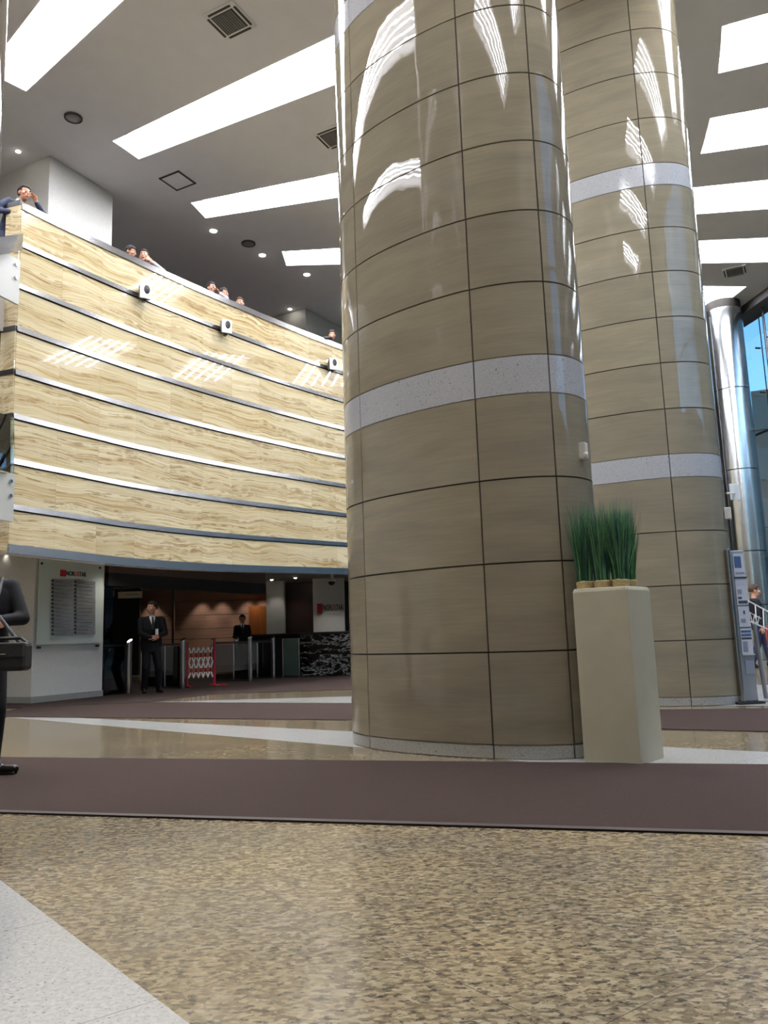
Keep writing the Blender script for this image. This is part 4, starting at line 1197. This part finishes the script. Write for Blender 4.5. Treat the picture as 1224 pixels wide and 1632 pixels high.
def person(label, loc, rz, H=1.76, lean=0, twist=0, hl_head=None, hr_head=None, hl=None, hr=None, hand_dirs=None, head=(0, 0, 0), outfit='suit', hair='hair_dark', hair_len=0,
           skin='skin', legs=((.10, .0), (-.10, .0)), top='suit_black', bottom='trousers_black', voxel=.008, stout=1.0, tie=True, toes=(0, 0), curl=(.5, .5), female=False, full=True):
    s = H/1.76
    root = empty('person', loc, label, 'person', rz=rz)
    U = Matrix.Translation((0, 0, .95*s)) @ Matrix.Rotation(twist, 4, 'Z') @ Matrix.Rotation(lean, 4, 'X') @ Matrix.Translation((0, 0, -.95*s))
    up = lambda x, y, z: (U @ Vector((x*s, y*s, z*s)))
    sw = .185*(.9 if female else 1.0)*(1+.5*(stout-1))
    ShL, ShR = up(sw, .0, 1.405), up(-sw, .0, 1.405)
    hc = up(0, -.02, 1.635)
    if hl_head: hl = (hc+Vector(hl_head)*s)/s
    if hr_head: hr = (hc+Vector(hr_head)*s)/s
    hl = Vector(hl)*s if hl else up(sw+.07, -.04, .83); hr = Vector(hr)*s if hr else up(-sw-.07, -.04, .83)
    pole = hand_dirs.get('pole') if hand_dirs else None
    poleL, poleR = (pole if pole else (Vector((.7, .5, -.6)), Vector((-.7, .5, -.6))))
    ElL, WrL = ik(ShL, hl, .29*s, .26*s, poleL); ElR, WrR = ik(ShR, hr, .29*s, .26*s, poleR)
    neck = up(0, .005, 1.50)
    HM = Matrix.Translation(hc) @ Euler((head[1], head[2], head[0]), 'XYZ').to_matrix().to_4x4()
    hk = s*1.08; hp = lambda x, y, z: HM @ Vector((x*hk, y*hk, z*hk))
    h3 = HM.to_3x3()*1.08
    # ---- body: one continuous surface
    b = MB()
    b.ell(hp(0, .008, .025), (.074*s, .094*s, .096*s), h3); b.ell(hp(0, -.022, -.035), (.056*s, .068*s, .075*s), h3)
    b.ell(hp(0, -.058, -.082), (.026*s, .022*s, .02*s), h3)
    b.capsule(hp(0, -.092, .018), hp(0, -.108, -.018), .010*s, .0145*s, n=10)
    for sx in (-1, 1):
        b.ell(hp(sx*.077, .012, -.005), (.010*s, .020*s, .032*s), h3); b.ell(hp(sx*.045, -.062, -.012), (.022*s, .022*s, .022*s), h3)
    b.ell(hp(0, -.087, -.048), (.026*s, .014*s, .010*s), h3)
    b.capsule(up(0, .01, 1.44), hp(0, .012, -.05), .060*s*(.88 if female else 1), .055*s*(.88 if female else 1))
    tr = [(0, 0, .86, .15, .10), (0, 0, .95, .165, .115), (0, -.005, 1.08, .15*stout, .105*stout), (0, -.005, 1.22, .165*stout, .115*stout), (0, 0, 1.36, .18, .11), (0, .005, 1.44, .13, .075), (0, .01, 1.49, .06, .055)]
    loft(b, [(x*s, y*s, z*s, rx*s, ry*s) for x, y, z, rx, ry in tr], U)
    for sh, el, wr in ((ShL, ElL, WrL), (ShR, ElR, WrR)):
        b.capsule(up(0, .005, 1.41), sh, .05*s, .052*s); b.capsule(sh, el, .05*s, .038*s); b.capsule(el, wr, .038*s, .026*s)
    hips = [Vector((.09*s, 0, .90*s)), Vector((-.09*s, 0, .90*s))]; ank = []; kn = []
    for i, (hx, (fx, fy)) in enumerate(zip(hips, legs)):
        a_ = Vector((fx*s, fy*s, .085*s)); k_, a_ = ik(hx, a_, .425*s, .42*s, (0.05*(1 if i == 0 else -1), -1, 0)); ank.append(a_); kn.append(k_)
        b.capsule(hx, k_, .082*s, .052*s); b.capsule(k_, a_, .052*s, .036*s); fd = Vector((math.sin(toes[i]+.12*(1 if i == 0 else -1)), -math.cos(toes[i]+.12*(1 if i == 0 else -1)), 0)); b.capsule(a_-fd*.02*s+Vector((0, 0, -.04*s)), a_+fd*.13*s+Vector((0, 0, -.055*s)), .030*s, .022*s)
    hd = hand_dirs or {}
    dl = hd.get('dl') or (WrL-ElL); dr = hd.get('dr') or (WrR-ElR)
    nl = hd.get('nl') or Vector((-1, 0, 0)); nr = hd.get('nr') or Vector((1, 0, 0))
    hand(b, WrL, dl, nl, 1, curl[0], s); hand(b, WrR, dr, nr, -1, curl[1], s)
    remeshed(b, 'body', M[skin], min(voxel, .0065), root, 3)
    # ---- clothes
    j = MB(); g_ = .014
    hem = .78 if outfit == 'suit' else .93
    jr = [(0, .0, hem, .185, .125), (0, 0, .95, .185*max(1, stout*.97), .13), (0, -.008, 1.08, .168*stout, .122*stout), (0, -.008, 1.22, .182*stout, .132*stout), (0, 0, 1.36, .195, .126), (0, .006, 1.445, .145, .088), (0, .012, 1.485, .078, .07)]
    if female: jr = [(x, y, z, rx*.9, ry*.95) for x, y, z, rx, ry in jr]
    loft(j, [(x*s, y*s, z*s, rx*s, ry*s) for x, y, z, rx, ry in jr], U)
    for sh, el, wr in ((ShL, ElL, WrL), (ShR, ElR, WrR)):
        j.capsule(up(0, .005, 1.415), sh, .058*s, .066*s); j.capsule(sh, el, .068*s, .055*s)
        e2_ = el+(wr-el)*.93; j.capsule(el, e2_, .055*s, .042*s)
    remeshed(j, 'jacket' if outfit == 'suit' else 'top', M[top], voxel*1.35, root, 5)
    if full:
        t_ = MB()
        loft(t_, [(0, 0, .80*s, .17*s, .115*s), (0, 0, .88*s, .172*s, .12*s), (0, 0, .98*s, .16*s, .115*s)])
        for i in (0, 1):
            t_.capsule(hips[i]-Vector((0, 0, .02*s)), kn[i], .098*s, .074*s); t_.capsule(kn[i], ank[i]+Vector((0, 0, .0)), .074*s, .062*s)
        remeshed(t_, 'trousers', M[bottom], voxel*1.35, root, 5)
        for i in (0, 1):
            sh_ = MB(); sg_ = 1 if i == 0 else -1; a_ = ank[i]; gz = a_.z-.085*s
            fd = Vector((math.sin(toes[i]+.12*sg_), -math.cos(toes[i]+.12*sg_), 0)); toe = Vector((a_.x, a_.y, gz+.038*s))+fd*.17*s; heel = Vector((a_.x, a_.y, gz+.042*s))-fd*.05*s
            sh_.capsule(heel, toe, .041*s, .034*s); sh_.capsule(heel+Vector((0, 0, .03*s)), a_+fd*.04*s+Vector((0, 0, -.02*s)), .044*s, .046*s)
            sh_.box((heel+toe)/2+Vector((0, 0, -.034*s)), (.07*s, .25*s, .012*s), math.atan2(fd.y, fd.x)+PI/2)
            remeshed(sh_, 'shoe', M['shoe'], .007, root, 3)
    if outfit == 'suit':
        # shirt front, collar and tie lie on the chest
        V_ = MB(); nz = 8; vs = []; fs = []
        for i in range(nz+1):
            f = i/nz; z = 1.475-.255*f; hw = .055*(1-f)+.004
            ry = .07+(.130*stout-.07)*min(1, f*1.6)+.012
            for k in (-1, 0, 1): vs.append(up(hw*k, -ry+.006*abs(k)-.012*(stout-1), z))
        for i in range(nz):
            for k in range(2): fs.append((i*3+k, i*3+k+1, i*3+k+4, i*3+k+3))
        V_.add(vs, fs); so_ = V_.build('shirt_front', M['white_shirt']); so_.parent = root; shade(so_)
        m_ = so_.modifiers.new('t', 'SOLIDIFY'); m_.thickness = .012
        c_ = MB(); c_.lathe([(.066, -.028), (.070, .0), (.062, .03), (.056, .03), (.06, -.02)], n=20)
        q_ = (neck-up(0, .01, 1.44)).normalized().to_track_quat('Z', 'Y').to_matrix()
        c_.v = [tuple(up(0, .008, 1.495)+q_ @ (Vector(v)*s)) for v in c_.v]
        so_ = c_.build('collar', M['white_shirt']); so_.parent = root; shade(so_)
        if tie:
            t_ = MB(); vs = []
            for z, hw, y in ((1.468, .018, -.10), (1.445, .014, -.118), (1.36, .024, -.150*stout), (1.24, .028, -.160*stout)):
                vs += [up(-hw, y, z), up(hw, y, z)]
            t_.add(vs, [(0, 1, 3, 2), (2, 3, 5, 4), (4, 5, 7, 6)]); so_ = t_.build('tie', M['tie']); so_.parent = root
            m_ = so_.modifiers.new('t', 'SOLIDIFY'); m_.thickness = .008
    # ---- hair and face
    def keep(c):
        if c.y < -.35: return c.z > .50
        if c.y < .12: return c.z > .05
        return c.z > -.42
    hb_ = MB(); hb_.ell(hp(0, .014, .030), (.086*s, .105*s, .109*s), h3, n=28, k=20, keep=keep)
    if hair_len:
        hb_.ell(hp(0, .05, -.03), (.078*s, .066*s, (.10+hair_len)*s), h3)
    ho = hb_.build('hair', M[hair]); ho.parent = root; shade(ho, 80)
    m_ = ho.modifiers.new('t', 'SOLIDIFY'); m_.thickness = .010*s; m_.offset = 0
    for sx in (-1, 1):
        e_ = MB(); e_.ell(hp(sx*.031, -.082, .012), (.013*s, .011*s, .009*s), h3, n=12, k=8)
        e_.ell(hp(sx*.031, -.0905, .012), (.006*s, .004*s, .006*s), h3, n=10, k=6, m=1)
        eo = e_.build('eye', [M['eye_white'], M['iris']]); eo.parent = root; shade(eo)
        e_ = MB(); e_.capsule(hp(sx*.016, -.094, .032), hp(sx*.048, -.083, .034), .0045*s, .0035*s, n=8, k=2)
        eo = e_.build('eyebrow', M[hair]); eo.parent = root; shade(eo)
    e_ = MB(); e_.ell(hp(0, -.0985, -.049), (.022*s, .006*s, .0065*s), h3, n=14, k=8)
    eo = e_.build('mouth', M['lip']); eo.parent = root; shade(eo)
    return root, dict(WrL=WrL, WrR=WrR, hc=hc, hp=hp, ElL=ElL, ElR=ElR, up=up)

# the guard
g0 = atz(240, 1105, 0)
gr_, inf = person('person in a black suit and tie standing before the turnstiles with hands clasped', (g0.x, g0.y, .009), math.radians(26), H=1.80,
    hl=(.05, -.27, 1.08), hr=(-.035, -.28, 1.06), hand_dirs=dict(dl=Vector((-.9, -.25, -.15)), dr=Vector((.9, -.3, .1)), nl=Vector((0, 1, -.2)), nr=Vector((0, 1, .2)),
    pole=(Vector((.9, .3, -.4)), Vector((-.9, .3, -.4)))), head=(math.radians(-52), math.radians(2), 0), stout=1.2, legs=((.15, -.03), (-.12, .04)), curl=(.55, .7), voxel=.009)
Mg = Matrix.Translation((g0.x, g0.y, .009)) @ Matrix.Rotation(math.radians(26), 4, 'Z')
rp = Mg @ (inf['WrL']+Vector((-.0, -.05, .09)))
o = empty('handheld_radio', rp, 'small radio with white label held in the hands of the standing guard', 'radio')
MB().box(rp, (.055, .035, .12), math.radians(30)).build('case', M['white_gloss'], o, bevel=.006)
MB().tube(rp+Vector((.015, 0, .06)), rp+Vector((.02, 0, .15)), .007, n=8).build('aerial', M['black_plastic'], o)

# person behind the left end of the desk
q = aty(386, 984, 23.9)
person('person in a dark suit standing behind the left end of the reception desk', (q.x, q.y, 0), math.radians(12), H=1.74, head=(math.radians(-12), math.radians(8), 0), voxel=.011,
       hl=(.06, -.24, 1.10), hr=(-.06, -.24, 1.08), hand_dirs=dict(dl=Vector((-.8, -.4, 0)), dr=Vector((.8, -.4, 0)), nl=Vector((0, 1, 0)), nr=Vector((0, 1, 0))))

# person at the left edge, with a shoulder bag, facing right
l0 = atz(-4, 1240, 0)
LX, LY, LR = l0.x-.195, l0.y+.05, math.radians(36)
lp_, inf = person('person in a black suit cut off by the left photo edge, elbow out', (LX, LY, .009), LR, H=1.80, voxel=.009,
    hl=(.03, -.25, 1.13), hr=(-.05, -.26, 1.10), hand_dirs=dict(dl=Vector((-.8, -.4, .1)), dr=Vector((.8, -.4, .1)), nl=Vector((0, 1, 0)), nr=Vector((0, 1, 0)),
    pole=(Vector((1, .15, -.45)), Vector((-.9, .2, -.5)))), legs=((.10, -.02), (-.10, .16)), toes=(math.radians(52), 0), tie=False, stout=1.1)
Ml = Matrix.Translation((LX, LY, .009)) @ Matrix.Rotation(LR, 4, 'Z')
bc = aty(8, 1047, 5.72)
bg_ = empty('shoulder_bag', bc, 'black shoulder bag hanging at the side of the person at the left edge', 'bag')
rb_ = math.radians(-8)
MB().box(bc, (.36, .13, .20), rb_).build('body', M['bag_black'], bg_, bevel=.03)
MB().box(bc+Vector((0, -.05, .045)), (.34, .05, .11), rb_).build('flap', M['bag_black'], bg_, bevel=.012)
MB().box(bc+Vector((.02, -.078, .02)), (.05, .008, .01), rb_).build('buckle', M['steel'], bg_)
MB().path([bc+Vector((.16, 0, .09)), bc+Vector((.10, .02, .13)), bc+Vector((-.10, .02, .13)), bc+Vector((-.16, 0, .09))], .012).build('handle', M['bag_black'], bg_)
st = inf['up'](.13, .0, 1.475); st = Ml @ st
MB().path([bc+Vector((.1, .03, .08)), bc.lerp(st, .55)+Vector((.0, -.14, 0)), st], .014).build('strap', M['bag_black'], bg_)

# people leaning on the balcony wall
def on_balcony(px, py, zh, label, rz, **k):
    q = atz(px, py, zh); H = k.get('H', 1.72); s = H/1.76; ln = k.get('lean', 0)
    off = Matrix.Rotation(ln, 4, 'X') @ Vector((0, -.02*s, (1.635-.95)*s))
    off = Matrix.Rotation(rz, 4, 'Z') @ off
    zb = zh-off.z-.95*s
    return person(label, (q.x-off.x, q.y-off.y, zb), rz, voxel=.010, full=True, **k)
fz = 6.66
def headz(H, lean): s = H/1.76; return fz+.95*s+(.685*math.cos(lean))*s
W = Vector
B = math.radians(52)
UP1 = (W((1, .1, -.35)), W((-.6, .3, -.6)))
REST = (-.17, -.12, 1.16); RL = (.17, -.12, 1.16)
phone, inf = on_balcony(39, 309, headz(1.78, .5), 'person in a navy suit leaning on the balcony corner with a hand at the ear', math.radians(66), H=1.78, lean=.5, top='suit_navy', bottom='suit_navy', tie=False,
    hl_head=(.15, -.10, -.10), hr=(-.20, -.30, 1.14), hand_dirs=dict(dl=W((-.25, .3, 1)), nl=W((-1, 0, 0)), dr=W((.4, -.6, 0)), nr=W((0, 0, -1)), pole=(W((.8, -.3, -.6)), W((-.6, .4, -.6)))), head=(math.radians(-10), .18, 0))
on_balcony(208, 403, headz(1.66, .5), 'person with dark hair barely showing above the balcony wall, nearest the white pier', B, H=1.66, lean=.5, outfit='top', top='jacket_dark', hair_len=.03, head=(.5, .3, 0), hl=RL, hr=REST)
on_balcony(229.5, 409, headz(1.72, .5), 'person with white sleeves and dark hair resting chin on hand on the balcony', B, H=1.72, lean=.5, outfit='top', top='white_shirt', skin='skin_pale',
    hl_head=(.12, -.12, -.12), hr=REST, hand_dirs=dict(dl=W((-.9, .0, .5)), nl=W((-.3, .9, .2)), dr=W((.8, -.3, 0)), nr=W((0, 0, -1)), pole=UP1), head=(math.radians(-46), .05, 0))
on_balcony(337, 460, headz(1.66, .5), 'person in a white top with dark hair, cheek on a raised hand, on the balcony', B, H=1.66, lean=.5, outfit='top', top='white_shirt', female=True, skin='skin_pale', hair_len=.015,
    hl_head=(.14, -.09, -.09), hr=REST, hand_dirs=dict(dl=W((-.6, .1, .8)), nl=W((-.9, .2, 0)), dr=W((.6, -.4, 0)), nr=W((0, 0, -1)), pole=(W((1, .0, .05)), W((-.6, .3, -.6)))), head=(math.radians(0), .1, 0))
on_balcony(356, 469, headz(1.66, .5), 'person with dark hair standing just right of the white-topped one on the balcony', B, H=1.66, lean=.5, outfit='top', top='jacket_dark', head=(.3, .15, 0), hl=RL, hr=REST)
on_balcony(382, 484, headz(1.70, .5), 'person with short brown hair looking over the balcony wall above the reflected lamps', B, H=1.70, lean=.5, outfit='top', top='grey_shirt', hair='hair_brown', skin='skin_pale', head=(-.9, .1, 0), hl=RL, hr=REST)
on_balcony(529, 535, headz(1.70, .5), 'person in black with a hand at the cheek on the balcony, beside the front column', B, H=1.70, lean=.5, outfit='top', top='jacket_dark',
    hl=RL, hr_head=(-.14, -.10, -.12), hand_dirs=dict(dr=W((.3, .1, 1)), nr=W((1, .2, 0)), dl=W((-.6, -.4, 0)), nl=W((0, 0, -1)), pole=(W((.8, 0, -.5)), W((-1, .1, -.4)))), head=(-1.0, .15, 0))

# people near the entrance on the right
q = aty(1201, 942, 18.2)
person('person in a dark jacket and jeans walking to the right behind the information stand', (q.x, q.y, 0), math.radians(78), H=1.84, outfit='top', top='jacket_dark', bottom='jeans', hair='hair_brown', skin='skin_pale',
       legs=((.09, -.22), (-.09, .20)), voxel=.011, head=(0, .12, 0))
q = aty(1229, 990, 16.5)
person('person in dark clothes with a reddish top, half cut by the right photo edge', (q.x, q.y, 0), math.radians(20), H=1.12, outfit='top', top='red_top', bottom='jeans', hair='hair_dark', voxel=.011, head=(-.3, .1, 0))
#PEOPLE_END
# ------------------------------------------------------------------ light
w = bpy.data.worlds.new('sky'); SC.world = w; w.use_nodes = True
N = w.node_tree.nodes; L = w.node_tree.links
sky = N.new('ShaderNodeTexSky')
try:
    sky.sky_type = 'NISHITA'; sky.sun_disc = False; sky.sun_elevation = math.radians(38); sky.sun_rotation = math.radians(200)
except Exception: pass
bg = N['Background']; bg.inputs['Strength'].default_value = .62
L.new(sky.outputs[0], bg.inputs['Color'])
SC.view_settings.view_transform = 'Standard'; SC.view_settings.look = 'None'
SC.view_settings.exposure = 0.36; SC.view_settings.gamma = 1.0
SC.cycles.max_bounces = 8; SC.cycles.diffuse_bounces = 4; SC.cycles.glossy_bounces = 4; SC.cycles.transparent_max_bounces = 12
SC.cycles.sample_clamp_indirect = 6.0; SC.cycles.caustics_reflective = False; SC.cycles.caustics_refractive = False
SC.cycles.use_denoising = True
